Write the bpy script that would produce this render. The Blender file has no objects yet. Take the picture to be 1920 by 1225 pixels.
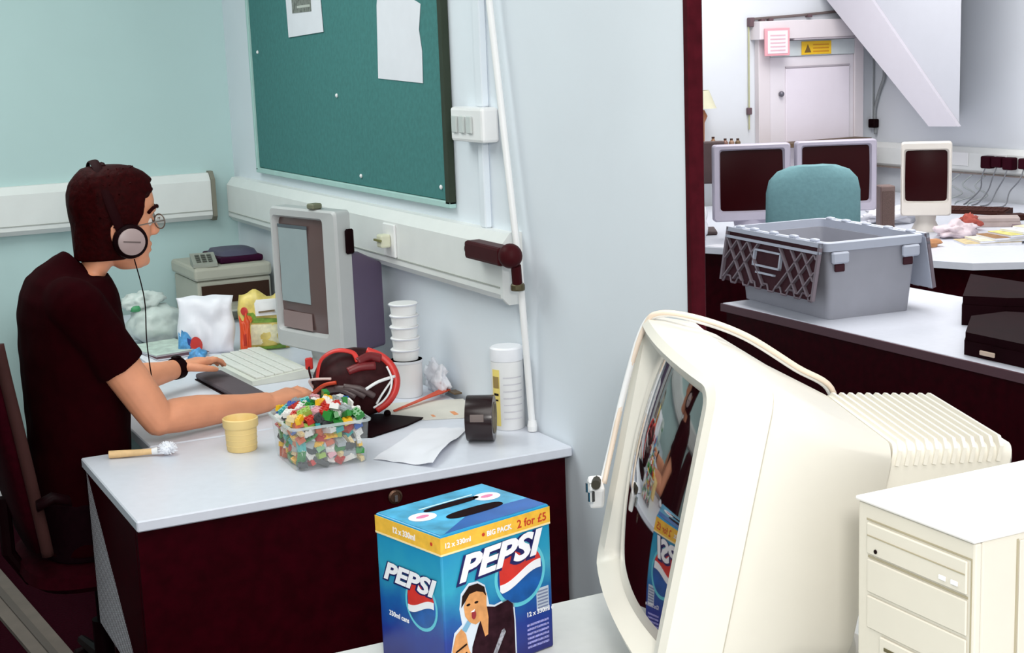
import bpy, bmesh, math, random
from mathutils import Vector, Matrix, Euler, noise
random.seed(7)
SC = bpy.context.scene
COL = SC.collection
PI = math.pi

# ------------------------------------------------------------------ camera
cam_data = bpy.data.cameras.new('camera')
cam_data.sensor_fit = 'HORIZONTAL'; cam_data.sensor_width = 36.0
cam_data.lens = 2782.0 / 1920.0 * 36.0
cam_data.clip_start = 0.05; cam_data.clip_end = 60
cam = bpy.data.objects.new('camera', cam_data); COL.objects.link(cam)
yaw, pitch, roll = math.radians(26.42), math.radians(10.63), math.radians(2.197)
fw = Vector((math.sin(yaw)*math.cos(pitch), math.cos(yaw)*math.cos(pitch), -math.sin(pitch)))
rt = Vector((math.cos(yaw), -math.sin(yaw), 0)); dn = fw.cross(rt)
r2 = rt*math.cos(roll) + dn*math.sin(roll); d2 = -rt*math.sin(roll) + dn*math.cos(roll)
m = Matrix.Identity(4)
for i in range(3):
    m[i][0] = r2[i]; m[i][1] = -d2[i]; m[i][2] = -fw[i]
m[0][3], m[1][3], m[2][3] = 0, 0, 1.7
cam.matrix_world = m
SC.camera = cam

# ------------------------------------------------------------------ world, lamps, exposure
world = bpy.data.worlds.new('world'); SC.world = world; world.use_nodes = True
bg = world.node_tree.nodes['Background']
bg.inputs[0].default_value = (0.93, 0.96, 1.0, 1); bg.inputs[1].default_value = 1.05
def area(name, loc, target, size, power, col=(1, 1, 1), sy=None):
    l = bpy.data.lights.new(name, 'AREA'); l.energy = power; l.color = col
    l.shape = 'RECTANGLE'; l.size = size; l.size_y = sy or size
    o = bpy.data.objects.new(name, l); COL.objects.link(o); o.location = loc
    d = Vector(target) - Vector(loc)
    o.rotation_euler = d.to_track_quat('-Z', 'Y').to_euler()
    return o
area('ceiling_lamp_near', (0.9, 1.5, 2.66), (0.9, 1.5, 0), 1.8, 27, (1, 0.985, 0.95))
area('ceiling_lamp_middle', (0.3, 4.3, 2.66), (0.3, 4.3, 0), 1.6, 30, (0.95, 1.0, 0.97))
area('ceiling_lamp_far', (3.9, 4.2, 2.66), (3.9, 4.2, 0), 1.8, 46, (1, 0.985, 0.97))
area('ceiling_lamp_corridor', (4.9, 6.3, 2.66), (4.9, 6.3, 0), 1.2, 32, (1, 0.98, 0.96))
area('camera_flash', (0.16, -0.06, 1.98), (1.3, 3.6, 0.9), 0.22, 24, (1, 0.98, 0.94))
SC.view_settings.view_transform = 'Standard'
SC.view_settings.look = 'None'
SC.view_settings.exposure = 0.28
SC.view_settings.gamma = 1.0
SC.view_settings.use_curve_mapping = False

# ------------------------------------------------------------------ helpers
def lin(c):
    out = []
    for v in c[:3]:
        v = v/255.0
        out.append(v/12.92 if v <= 0.04045 else ((v+0.055)/1.055)**2.4)
    return (*out, 1.0)
MATS = {}
def mat(name, rgb, rough=0.55, noise=0.05, scale=14, bump=0.0, metal=0.0, spec=None, alpha=None):
    if spec is None: spec = 0.05 if max(rgb) < 75 else 0.5
    if name in MATS: return MATS[name]
    m = bpy.data.materials.new(name); m.use_nodes = True
    nt = m.node_tree; b = nt.nodes['Principled BSDF']
    b.inputs['Roughness'].default_value = rough; b.inputs['Metallic'].default_value = metal
    b.inputs['Specular IOR Level'].default_value = spec
    tc = nt.nodes.new('ShaderNodeTexCoord'); nz = nt.nodes.new('ShaderNodeTexNoise')
    nz.inputs['Scale'].default_value = scale; nz.inputs['Detail'].default_value = 4
    nt.links.new(tc.outputs['Object'], nz.inputs['Vector'])
    cr = nt.nodes.new('ShaderNodeValToRGB')
    c = lin(rgb)
    cr.color_ramp.elements[0].position = 0.3; cr.color_ramp.elements[1].position = 0.7
    cr.color_ramp.elements[0].color = (*[max(0, v*(1-noise)) for v in c[:3]], 1)
    cr.color_ramp.elements[1].color = (*[min(1, v*(1+noise)) for v in c[:3]], 1)
    nt.links.new(nz.outputs['Fac'], cr.inputs['Fac']); nt.links.new(cr.outputs['Color'], b.inputs['Base Color'])
    if bump:
        bp = nt.nodes.new('ShaderNodeBump'); bp.inputs['Strength'].default_value = bump; bp.inputs['Distance'].default_value = 0.004
        nt.links.new(nz.outputs['Fac'], bp.inputs['Height']); nt.links.new(bp.outputs['Normal'], b.inputs['Normal'])
    MATS[name] = m
    return m
def emis(name, rgb, s=1.0):
    if name in MATS: return MATS[name]
    m = mat(name, rgb, 0.25, 0.03)
    b = m.node_tree.nodes['Principled BSDF']; b.inputs['Emission Color'].default_value = lin(rgb); b.inputs['Emission Strength'].default_value = s
    return m
def clear(name, tint, cover=0.15, gloss=0.12):
    m = bpy.data.materials.new(name); m.use_nodes = True; nt = m.node_tree; nt.nodes.clear()
    out = nt.nodes.new('ShaderNodeOutputMaterial'); tr = nt.nodes.new('ShaderNodeBsdfTransparent')
    gl = nt.nodes.new('ShaderNodeBsdfGlossy'); gl.inputs['Roughness'].default_value = 0.12
    df = nt.nodes.new('ShaderNodeBsdfDiffuse'); df.inputs['Color'].default_value = lin(tint)
    m1 = nt.nodes.new('ShaderNodeMixShader'); m2 = nt.nodes.new('ShaderNodeMixShader')
    nz = nt.nodes.new('ShaderNodeTexNoise'); nz.inputs['Scale'].default_value = 25
    mr = nt.nodes.new('ShaderNodeMapRange'); mr.inputs['To Min'].default_value = cover*0.6; mr.inputs['To Max'].default_value = cover*1.4
    nt.links.new(nz.outputs['Fac'], mr.inputs['Value']); nt.links.new(mr.outputs['Result'], m1.inputs['Fac'])
    nt.links.new(tr.outputs[0], m1.inputs[1]); nt.links.new(df.outputs[0], m1.inputs[2])
    m2.inputs['Fac'].default_value = gloss
    nt.links.new(m1.outputs[0], m2.inputs[1]); nt.links.new(gl.outputs[0], m2.inputs[2]); nt.links.new(m2.outputs[0], out.inputs[0])
    return m

def finish(o, label=None, cat=None, group=None, kind=None):
    if label: o['label'] = label
    if cat: o['category'] = cat
    if group: o['group'] = group
    if kind: o['kind'] = kind
    return o
def obj(name, bm, material, parent=None, smooth=False, world=False, **kw):
    me = bpy.data.meshes.new(name)
    bmesh.ops.recalc_face_normals(bm, faces=bm.faces)
    bm.to_mesh(me); bm.free()
    return obj_me(name, me, material, parent, smooth, world, **kw)
def obj_me(name, me, material, parent=None, smooth=False, world=False, **kw):
    if world and parent is not None:
        r = parent
        while r.parent: r = r.parent
        M = Matrix.Translation(r.location) @ r.rotation_euler.to_matrix().to_4x4()
        me.transform(M.inverted())
    if material: me.materials.append(material)
    if smooth:
        for p in me.polygons: p.use_smooth = True
        if smooth == 'auto':
            me.set_sharp_from_angle(angle=math.radians(35))
    o = bpy.data.objects.new(name, me); COL.objects.link(o)
    if parent is not None: o.parent = parent
    return finish(o, **kw)
def thing(name, label, cat, loc=(0, 0, 0), rz=0.0, group=None, rot=None):
    o = bpy.data.objects.new(name, None); COL.objects.link(o)
    o.empty_display_size = 0.05
    o.location = loc; o.rotation_euler = rot or (0, 0, rz)
    return finish(o, label, cat, group)
def copy_tree(o, parent=None):
    c = o.copy(); COL.objects.link(c); c.parent = parent
    for ch in list(o.children): copy_tree(ch, c)
    return c

def BM(): return bmesh.new()
def add_box(bm, lo, hi, bevel=0.0, seg=1, M=None):
    lo = Vector(lo); hi = Vector(hi); c = (lo+hi)/2; s = hi-lo
    T = Matrix.Translation(c) @ Matrix.Diagonal((abs(s.x), abs(s.y), abs(s.z), 1))
    if M is not None: T = M @ T
    r = bmesh.ops.create_cube(bm, size=1.0, matrix=T)
    if bevel:
        es = set(e for v in r['verts'] for e in v.link_edges)
        bmesh.ops.bevel(bm, geom=list(es), offset=bevel, segments=seg, profile=0.5, affect='EDGES')
    return bm
def bx(lo, hi, bevel=0.0, seg=1, M=None): return add_box(BM(), lo, hi, bevel, seg, M)
def add_prism(bm, pts, vec):
    vec = Vector(vec)
    a = [bm.verts.new(Vector(p)) for p in pts]; b = [bm.verts.new(Vector(p)+vec) for p in pts]
    n = len(pts)
    bm.faces.new(a); bm.faces.new(b[::-1])
    for i in range(n): bm.faces.new((a[i], b[i], b[(i+1) % n], a[(i+1) % n]))
    return bm
def pz(pts2, z0, z1): return add_prism(BM(), [(x, y, z0) for x, y in pts2], (0, 0, z1-z0))
def add_loft(bm, rings, caps=True, closed=False):
    vs = [[bm.verts.new(p) for p in r] for r in rings]
    n = len(vs[0])
    k = len(vs)
    for i in range(k if closed else k-1):
        a, b = vs[i], vs[(i+1) % k]
        for j in range(n):
            bm.faces.new((a[j], a[(j+1) % n], b[(j+1) % n], b[j]))
    if caps and not closed:
        bm.faces.new(vs[0][::-1]); bm.faces.new(vs[-1])
    return bm
def ell(c, u, v, n=20, power=2.0):
    out = []
    for i in range(n):
        a = 2*PI*i/n; ca, sa = math.cos(a), math.sin(a)
        f = 2.0/power
        out.append(Vector(c) + Vector(u)*math.copysign(abs(ca)**f, ca) + Vector(v)*math.copysign(abs(sa)**f, sa))
    return out
def add_tube(bm, pts, rad, n=8, caps=True, flat=1.0, up=(0, 0, 1)):
    pts = [Vector(p) for p in pts]
    if not isinstance(rad, (list, tuple)): rad = [rad]*len(pts)
    rings = []; prev = None
    for i, p in enumerate(pts):
        t = (pts[min(i+1, len(pts)-1)] - pts[max(i-1, 0)]).normalized()
        if prev is None:
            a = Vector(up) - t*t.dot(Vector(up))
            if a.length < 0.05: a = Vector((1, 0, 0)) - t*t.x
            a.normalize()
        else:
            a = prev - t*t.dot(prev); a.normalize()
        prev = a; b = t.cross(a)
        rings.append(ell(p, a*rad[i]*flat, b*rad[i], n))
    return add_loft(bm, rings, caps)
def tube(pts, rad, n=8, **k): return add_tube(BM(), pts, rad, n, **k)
def add_lathe(bm, prof, n=24, M=None):
    """prof: list of (r, z)."""
    rings = []
    for r, z in prof:
        rings.append([Vector((max(r, 1e-4)*math.cos(2*PI*i/n), max(r, 1e-4)*math.sin(2*PI*i/n), z)) for i in range(n)])
    if M is not None: rings = [[M @ p for p in r] for r in rings]
    return add_loft(bm, rings)
def lathe(prof, n=24, M=None): return add_lathe(BM(), prof, n, M)
def smoothpts(pts, k=6):
    pts = [Vector(p) for p in pts]; P = [pts[0]] + pts + [pts[-1]]; out = []
    for i in range(1, len(P)-2):
        for j in range(k):
            t = j/k; a, b, c, d = P[i-1], P[i], P[i+1], P[i+2]
            out.append(0.5*((2*b)+(c-a)*t+(2*a-5*b+4*c-d)*t*t+(3*b-a-3*c+d)*t**3))
    out.append(pts[-1]); return out
def sph(c, r, sub=2, scale=(1, 1, 1), M=None, bm=None):
    bm = bm or BM()
    T = Matrix.Translation(c) @ Matrix.Diagonal((r*scale[0], r*scale[1], r*scale[2], 1))
    if M is not None: T = M @ T
    bmesh.ops.create_icosphere(bm, subdivisions=sub, radius=1, matrix=T)
    return bm
def remeshed(bm, voxel=0.004, smooth=4, name='tmp'):
    me = bpy.data.meshes.new(name); bmesh.ops.recalc_face_normals(bm, faces=bm.faces); bm.to_mesh(me); bm.free()
    o = bpy.data.objects.new(name, me); COL.objects.link(o)
    r = o.modifiers.new('r', 'REMESH'); r.mode = 'VOXEL'; r.voxel_size = voxel
    s = o.modifiers.new('s', 'SMOOTH'); s.factor = 0.5; s.iterations = smooth
    dg = bpy.context.evaluated_depsgraph_get()
    new = bpy.data.meshes.new_from_object(o.evaluated_get(dg))
    bpy.data.objects.remove(o); bpy.data.meshes.remove(me)
    return new
def glyphs(s, size, shear=0.0, offset=0.0, extrude=0.0003, spacing=1.0):
    cu = bpy.data.curves.new('text', 'FONT'); cu.body = s; cu.size = size; cu.shear = shear
    cu.offset = offset; cu.extrude = extrude; cu.space_character = spacing; cu.resolution_u = 3
    o = bpy.data.objects.new('text', cu); COL.objects.link(o)
    dg = bpy.context.evaluated_depsgraph_get()
    me = bpy.data.meshes.new_from_object(o.evaluated_get(dg))
    bpy.data.objects.remove(o); me.materials.clear()
    return me

# colours -----------------------------------------------------------
PAINT_AQUA = mat('paint_aqua', (186, 212, 211), 0.7, 0.02, 3, 0.05)
PAINT_LIT = mat('paint_aqua_lit', (226, 233, 240), 0.7, 0.02, 3, 0.05)  # right wall's aqua made paler and bluer to carry its brighter light
PAINT_FAR = mat('paint_far_room', (214, 218, 224), 0.7, 0.02, 3, 0.05)
CARPET = mat('carpet_dark', (38, 1, 12), 0.95, 0.3, 120, 0.4)
CEIL = mat('ceiling_white', (225, 225, 222), 0.9)
TRUNK = mat('trunking_white', (228, 230, 228), 0.4, 0.02)
MAROON = mat('dark_laminate', (42, 0, 7), 0.42, 0.25, 30)
JAMB = mat('dark_jamb', (66, 12, 22), 0.45, 0.2, 40)
LAMWHITE = mat('white_laminate', (214, 218, 228), 0.35, 0.02, 40)
BLACK = mat('soft_black', (20, 3, 6), 0.5, 0.2)
BLACKG = mat('gloss_black', (20, 6, 8), 0.18, 0.1)
BEIGE = mat('beige_plastic', (222, 218, 207), 0.38, 0.015, 9)
BEIGE2 = mat('beige_plastic_shade', (196, 188, 168), 0.5, 0.02)
LILAC = mat('lilac_grey_plastic', (176, 170, 186), 0.45, 0.03)
WHITEP = mat('white_plastic', (236, 236, 236), 0.35, 0.015)
PAPER = mat('paper_white', (228, 229, 236), 0.8, 0.02)
GREYM = mat('grey_metal', (150, 150, 150), 0.35, 0.05, metal=0.6)
STEEL = mat('steel', (190, 190, 190), 0.25, 0.03, metal=1.0)

# ------------------------------------------------------------------ setting
XW, YJ, YB = 1.70, 2.58, 5.90          # right-hand partition wall face, its end, back wall
def struct(name, bm, m, parent=None, **k):
    return obj(name, bm, m, parent, kind='structure', **k)
struct('floor', bx((-3.0, -0.6, -0.05), (8.4, 8.4, 0.0)), CARPET)
struct('ceiling', bx((-3.0, -0.6, 2.75), (8.4, 8.4, 2.8)), CEIL)
struct('wall_back', bx((-3.0, YB, 0), (XW, YB+0.06, 2.75)), PAINT_AQUA)
struct('wall_left', bx((-3.06, -0.6, 0), (-3.0, YB+0.06, 2.75)), PAINT_AQUA)
struct('wall_right', bx((XW, YJ, 0), (XW+0.02, 6.02, 2.75)), PAINT_LIT)
struct('trim_1', bx((XW-0.008, YJ-0.022, 0), (XW+0.028, YJ-0.001, 2.75), 0.003), JAMB, label='dark wooden trim on the end of the partition')
struct('wall_far', bx((XW+0.02, 7.45, 0), (6.36, 7.51, 2.75)), PAINT_FAR)
struct('wall_far_right', bx((6.3, -0.6, 0), (6.36, 7.45, 2.75)), PAINT_FAR)
struct('baseboard_back', bx((-3.0, YB-0.02, 0), (XW, YB, 0.08), 0.004), WHITEP)
struct('baseboard_right', bx((XW-0.02, 3.75, 0), (XW, YB-0.02, 0.08), 0.004), WHITEP)

# dado trunking: profile (out from wall, z) swept along the wall
def trunking(name, axis, a, b, wall, z0, z1, parent=None, out=0.055, **kw):
    prof = [(0, z0), (out*0.72, z0), (out, z0+0.018), (out, z1-0.03), (out*0.55, z1), (0, z1)]
    if axis == 'x': pts = [(a, wall-o, z) for o, z in prof]; vec = (b-a, 0, 0)
    else: pts = [(wall-o, a, z) for o, z in prof]; vec = (0, b-a, 0)
    return add_prism(BM(), pts, vec)
t = thing('cable_trunking', 'white cable trunking running along the aqua back wall behind the man', 'trunking', (0.2, YB, 1.07))
obj('duct', trunking('d', 'x', -2.9, 1.585, YB, 1.07, 1.255), TRUNK, t, world=True)
obj('lid_seam', bx((-2.9, YB-0.0575, 1.105), (1.585, YB-0.054, 1.108)), mat('seam_grey', (165, 168, 162), 0.6), t, world=True)
obj('joint_cover', trunking('j', 'x', 1.586, 1.603, YB, 1.064, 1.261, out=0.06), mat('joint_cover_grey', (128, 126, 112), 0.6), t, world=True, label='grey-brown joint cover')  # grey-brown cover over the joint in the duct
t = thing('cable_trunking', 'white cable trunking under the green notice board', 'trunking', (XW, 4.6, 1.06))
obj('duct', trunking('d', 'y', 3.36, 5.83, XW, 1.062, 1.235), TRUNK, t, world=True)
obj('lid_seam', bx((XW-0.0575, 3.37, 1.097), (XW-0.054, 5.82, 1.100)), MATS['seam_grey'], t, world=True)
obj('end_cap', trunking('e', 'y', 3.345, 3.359, XW, 1.055, 1.24, out=0.06), TRUNK, t, world=True)
# socket on the trunking by the monitor
t = thing('wall_plug', 'small brass-and-white plug in the trunking beside the monitor', 'plug', (XW-0.055, 4.1, 1.15))
obj('plate', bx((-0.008, -0.045, -0.05), (0, 0.045, 0.05), 0.003), WHITEP, t)
obj('plug_body', bx((-0.04, -0.02, -0.02), (-0.008, 0.02, 0.02), 0.006, 2), mat('plug_cream', (215, 215, 190), 0.4), t)
obj('pin_strip', bx((-0.046, -0.026, 0.0), (-0.040, 0.026, 0.006)), mat('olive_brass', (120, 118, 70), 0.4), t)

# notice board ------------------------------------------------------
t = thing('notice_board', 'large green felt notice board on the right wall above the trunking', 'notice board', (XW, 4.62, 1.28))
obj('felt_panel', bx((XW-0.014, 3.765, 1.289), (XW-0.001, 5.50, 2.45), 0.002), mat('green_felt', (62, 122, 120), 0.95, 0.09, 60, 0.3), t, world=True)
wood = mat('dark_board_edge', (58, 66, 56), 0.5)
obj('frame_strip', bx((XW-0.022, 3.735, 1.28), (XW-0.001, 3.763, 2.45), 0.002), wood, t, world=True, label='dark right-hand frame strip')
obj('frame_strip', bx((XW-0.022, 5.502, 1.28), (XW-0.001, 5.52, 2.45), 0.002), mat('pale_board_edge', (170, 205, 200), 0.5), t, world=True)
obj('frame_strip', bx((XW-0.022, 3.735, 1.270), (XW-0.001, 5.52, 1.288), 0.002), MATS['pale_board_edge'], t, world=True)
for i, (y, z, c) in enumerate(((5.42, 1.72, 'white'), (4.60, 1.57, 'white'), (4.42, 1.32, 'white'), (3.80, 1.325, 'white'))):
    finish(obj('drawing_pin', lathe([(0.006, 0), (0.007, 0.003), (0.004, 0.006), (0.0, 0.007)], 10, Matrix.Translation((XW-0.0145, y, z)) @ Matrix.Rotation(-PI/2, 4, 'Y')), WHITEP),
           ['small pin at the upper left edge of the green board', 'single pin in the middle of the green board', 'small pin near the bottom edge of the green board', 'pin in the lower right corner of the green board'][i], 'pin')
# sheets pinned on board
def sheet(name, pts, m, label, cat='paper', th=0.0015, x=XW-0.0165):
    bm = BM(); add_prism(bm, [(x, y, z) for y, z in pts], (th, 0, 0))
    return finish(obj(name, bm, m), label, cat)
t = thing('pinned_notice', 'white pinned notice with grey printed block, left on the green board', 'notice', (XW-0.017, 4.85, 1.78))
obj('sheet', add_prism(BM(), [(XW-0.018, 5.045, 1.765), (XW-0.018, 4.69, 1.775), (XW-0.018, 4.72, 2.14), (XW-0.018, 5.06, 2.13)], (0.002, 0, 0)), PAPER, t, world=True)
g = mat('print_grey', (120, 124, 118), 0.8, 0.5, 70)
obj('printed_block', bx((XW-0.0192, 4.79, 1.845), (XW-0.0182, 4.985, 2.1)), g, t, world=True, label='grey printed block')
for k in range(5):
    obj('text_line', bx((XW-0.0198, 4.80, 1.86+k*0.045), (XW-0.0193, 4.93+0.01*(k % 3), 1.868+k*0.045)), mat('print_light', (190, 194, 186), 0.8), t, world=True)
sheet('pinned_paper', [(4.23, 1.625), (3.895, 1.612), (3.89, 1.70), (3.905, 1.76), (3.885, 1.83), (3.91, 1.838), (3.96, 1.851), (4.14, 1.862), (4.205, 1.858), (4.212, 1.84)], PAPER,
      'blank white paper with a wavy right edge pinned on the green board')

# double switch box and its conduits
t = thing('socket_box', 'white double switch box on the wall right of the green board', 'socket', (XW, 3.5, 1.51))
obj('box', bx((XW-0.05, 3.45, 1.462), (XW, 3.645, 1.552), 0.008, 2), WHITEP, t, world=True)
for k in range(3):
    obj('rocker', bx((XW-0.057, 3.595-k*0.045, 1.485), (XW-0.050, 3.625-k*0.045, 1.53), 0.002), mat('rocker_grey', (196, 202, 200), 0.4), t, world=True)
obj('conduit', bx((XW-0.02, 3.505, 1.552), (XW, 3.545, 2.72), 0.003), PAINT_LIT, t, world=True)
obj('conduit', bx((XW-0.02, 3.515, 1.235), (XW, 3.545, 1.462), 0.003), PAINT_LIT, t, world=True)

# leaning white pole with the little camera clamped to it
t = thing('white_pole', 'thin white pole leaning on the wall behind the desk tub', 'pole', (1.64, 3.21, 0.735))
obj('shaft', tube([(1.682, 3.290, 0.745), (1.660, 3.285, 1.14), (1.668, 3.415, 1.82), (1.675, 3.55, 2.6)], 0.009, 12), WHITEP, t, smooth='auto', world=True)
obj('foot_cap', lathe([(0.012, 0.732), (0.013, 0.745), (0.0105, 0.76)], 14, Matrix.Translation((1.682, 3.290, 0))), WHITEP, t, world=True)
t = thing('desk_camera', 'small dark maroon camera clamped to the white pole', 'camera', (1.62, 3.26, 1.19))
cm = mat('camera_maroon', (60, 20, 24), 0.4, 0.1)
obj('camera_barrel', bx((1.595, 3.27, 1.168), (1.645, 3.475, 1.215), 0.008, 2), cm, t, world=True)
obj('lens_ring', lathe([(0.016, 0), (0.018, 0.004), (0.018, 0.012), (0.012, 0.014), (0.0, 0.013)], 18, Matrix.Translation((1.62, 3.475, 1.191)) @ Matrix.Rotation(-PI/2, 4, 'X')), BLACKG, t, world=True)
obj('pivot_head', sph((1.62, 3.255, 1.195), 0.033, 3, (0.9, 1, 0.95)), cm, t, smooth=True, world=True)
obj('clamp_neck', tube([(1.632, 3.25, 1.17), (1.64, 3.262, 1.125)], 0.013, 12), cm, t, world=True)
obj('clamp_ring', lathe([(0.017, 0), (0.018, 0.004), (0.018, 0.014), (0.015, 0.018)], 16, Matrix.Translation((1.643, 3.266, 1.105))), mat('clamp_bronze', (92, 84, 60), 0.3, metal=0.5), t, world=True)

# ------------------------------------------------------------------ main desk (under the man's arms) and front desk unit
t = thing('desk', 'white-topped desk along the right wall that the man works at', 'desk', (1.25, 4.8, 0))
obj('desk_top', bx((0.80, 3.725, 0.702), (XW-0.03, 5.80, 0.73), 0.003), LAMWHITE, t, world=True)
for x, y in ((0.9, 5.72), (1.6, 5.72), (1.6, 3.8)):
    obj('leg', bx((x-0.02, y-0.02, 0), (x+0.02, y+0.02, 0.70), 0.003), BLACK, t, world=True)
obj('rear_panel', bx((1.63, 3.85, 0.3), (1.645, 5.7, 0.70)), MAROON, t, world=True)
t = thing('desk_unit', 'low dark desk unit with white top and keyhole in front of the man', 'desk', (1.15, 3.4, 0))
obj('desk_top', bx((0.625, 3.105, 0.705), (XW-0.004, 3.715, 0.73), 0.003), LAMWHITE, t, world=True)
obj('front_panel', bx((0.628, 3.122, 0.03), (1.683, 3.142, 0.704)), MAROON, t, world=True)
obj('side_panel', bx((1.665, 3.143, 0.03), (1.683, 3.69, 0.704)), MAROON, t, world=True)
obj('back_panel', bx((0.66, 3.67, 0.03), (1.664, 3.69, 0.704)), MAROON, t, world=True)
obj('end_wing', add_prism(BM(), [(0.627, 3.66, 0.704), (0.627, 3.142, 0.704), (0.627, 3.142, 0.03), (0.627, 3.20, 0.03), (0.627, 3.27, 0.36)], (0.004, 0, 0)), MAROON, t, world=True)
pm = bpy.data.materials.new('perforated_metal'); pm.use_nodes = True
nt = pm.node_tree; b = nt.nodes['Principled BSDF']; b.inputs['Roughness'].default_value = 0.4
tc = nt.nodes.new('ShaderNodeTexCoord'); mp = nt.nodes.new('ShaderNodeMapping'); mp.inputs['Rotation'].default_value = (PI/4, 0, 0); mp.inputs['Scale'].default_value = (0, 1, 1)
ch = nt.nodes.new('ShaderNodeTexVoronoi'); ch.inputs['Scale'].default_value = 105; ch.inputs['Randomness'].default_value = 0.0
cr = nt.nodes.new('ShaderNodeValToRGB'); cr.color_ramp.elements[0].position = 0.34; cr.color_ramp.elements[1].position = 0.42
cr.color_ramp.elements[0].color = lin((50, 20, 30)); cr.color_ramp.elements[1].color = lin((240, 238, 244))
nt.links.new(tc.outputs['Object'], mp.inputs[0]); nt.links.new(mp.outputs[0], ch.inputs['Vector']); nt.links.new(ch.outputs['Distance'], cr.inputs['Fac']); nt.links.new(cr.outputs['Color'], b.inputs['Base Color'])
obj('perforated_panel', bx((0.6315, 3.25, 0.30), (0.639, 3.695, 0.70)), pm, t, world=True, label='white perforated metal end panel')
obj('keyhole_lock', lathe([(0.0175, 0), (0.0175, 0.004), (0.013, 0.007), (0.012, 0.004), (0.0, 0.004)], 20, Matrix.Translation((1.228, 3.1215, 0.679)) @ Matrix.Rotation(PI/2, 4, 'X')), mat('lock_bronze', (96, 70, 56), 0.3, metal=0.7), t, world=True)
lk = [o for o in t.children if o.name.startswith('keyhole')][0]
obj('key_slot', bx((1.2245, 3.1125, 0.668), (1.2315, 3.1172, 0.684)), STEEL, lk, world=True)

# floor cable cover strip
t = thing('floor_cable_cover', 'grey cable cover strip lying on the dark carpet at bottom left', 'cable cover', (0.55, 4.6, 0))
pts = [(0.36, 5.55), (0.435, 5.63), (0.70, 4.10), (0.62, 4.06)]
obj('strip', pz([(0.40, 5.60), (0.52, 5.62), (0.672, 3.9), (0.575, 3.9)], 0.0005, 0.014), mat('grey_rubber', (112, 100, 92), 0.7, 0.1), t, world=True)
obj('ridge', pz([(0.447, 5.6), (0.473, 5.6), (0.634, 3.905), (0.613, 3.905)], 0.0145, 0.02), mat('grey_rubber_dark', (92, 82, 76), 0.7), t, world=True)

# foreground desk
t = thing('desk', 'pale desk in the foreground under the drinks carton and computers', 'desk', (0.9, 1.4, 0))
obj('desk_top', bx((0.12, 0.72, 0.702), (2.05, 2.21, 0.73), 0.003), mat('cream_laminate', (204, 206, 204), 0.4, 0.02, 40), t, world=True)
for x, y in ((0.2, 0.8), (1.98, 0.8), (0.2, 2.13), (1.98, 2.13)):
    obj('leg', bx((x-0.02, y-0.02, 0), (x+0.02, y+0.02, 0.702), 0.003), BLACK, t, world=True)
#@@PART2
# ------------------------------------------------------------------ the man
SKIN = mat('skin', (222, 150, 114), 0.5, 0.07, 18, 0.05)
SHIRT = mat('tshirt_black', (30, 0, 3), 1.0, 0.15, 30)
HAIRM = mat('hair_dark_brown', (38, 1, 2), 0.6, 0.35, 90, 0.5)
DENIM = mat('dark_trousers', (20, 3, 8), 0.85, 0.2, 60)
PY = 3.93
man = thing('person', 'man in black T-shirt and headphones sitting at the desk, typing', 'person', (0.64, PY, 0.0))
def hring(x0, x1, hw, z, cy=PY, n=28, power=2.2, tilt=0.0):
    c = ((x0+x1)/2, cy, z)
    return ell(c, ((x1-x0)/2, 0, tilt), (0, hw, 0), n, power)
HEAD = [(1.170, .800, .858, .026), (1.180, .785, .870, .038), (1.195, .765, .876, .049), (1.215, .742, .877, .058), (1.240, .715, .882, .066),
        (1.265, .700, .887, .071), (1.292, .693, .889, .074), (1.318, .689, .899, .077), (1.345, .686, .902, .078), (1.375, .688, .897, .076),
        (1.400, .698, .882, .070), (1.420, .716, .860, .058), (1.434, .742, .832, .040), (1.440, .770, .805, .018)]
HY = 3.90
bm = BM()
add_loft(bm, [hring(a, b, w, z, HY, 32) for z, a, b, w in HEAD])
# nose, brow, lips, chin
add_loft(bm, [ell((.886, HY, 1.308), (.008, 0, .004), (0, .006, 0), 12), ell((.894, HY, 1.29), (.009, 0, 0), (0, .008, 0), 12), ell((.899, HY, 1.273), (.012, 0, 0), (0, .010, 0), 12),
              ell((.900, HY, 1.262), (.0135, 0, 0), (0, .013, 0), 12), ell((.893, HY, 1.252), (.010, 0, 0), (0, .011, 0), 12)])
add_tube(bm, [(.880, HY-.05, 1.318), (.896, HY-.02, 1.322), (.898, HY, 1.318), (.896, HY+.02, 1.322), (.880, HY+.05, 1.318)], .008, 8)
add_tube(bm, [(.868, HY-.024, 1.227), (.881, HY-.01, 1.231), (.884, HY, 1.230), (.881, HY+.01, 1.231), (.868, HY+.024, 1.227)], .0065, 8)
add_tube(bm, [(.866, HY-.022, 1.217), (.878, HY-.01, 1.215), (.881, HY, 1.214), (.878, HY+.01, 1.215), (.866, HY+.022, 1.217)], .0065, 8)
sph((.864, HY, 1.188), .017, 2, bm=bm)
for s in (-1, 1):   # ears
    add_loft(bm, [ell((.790, HY+s*.072, 1.272), (.018, 0, .004), (0, 0, .030), 14), ell((.784, HY+s*.088, 1.276), (.020, 0, .004), (0, 0, .034), 14)])
# neck
add_loft(bm, [ell((.690, PY, 1.08), (.058, 0, .02), (0, .064, 0), 24), ell((.712, 3.92, 1.14), (.054, 0, .022), (0, .058, 0), 24), ell((.748, HY+.01, 1.19), (.056, 0, .02), (0, .056, 0), 24), ell((.775, HY, 1.235), (.058, 0, .016), (0, .056, 0), 24)])
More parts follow.
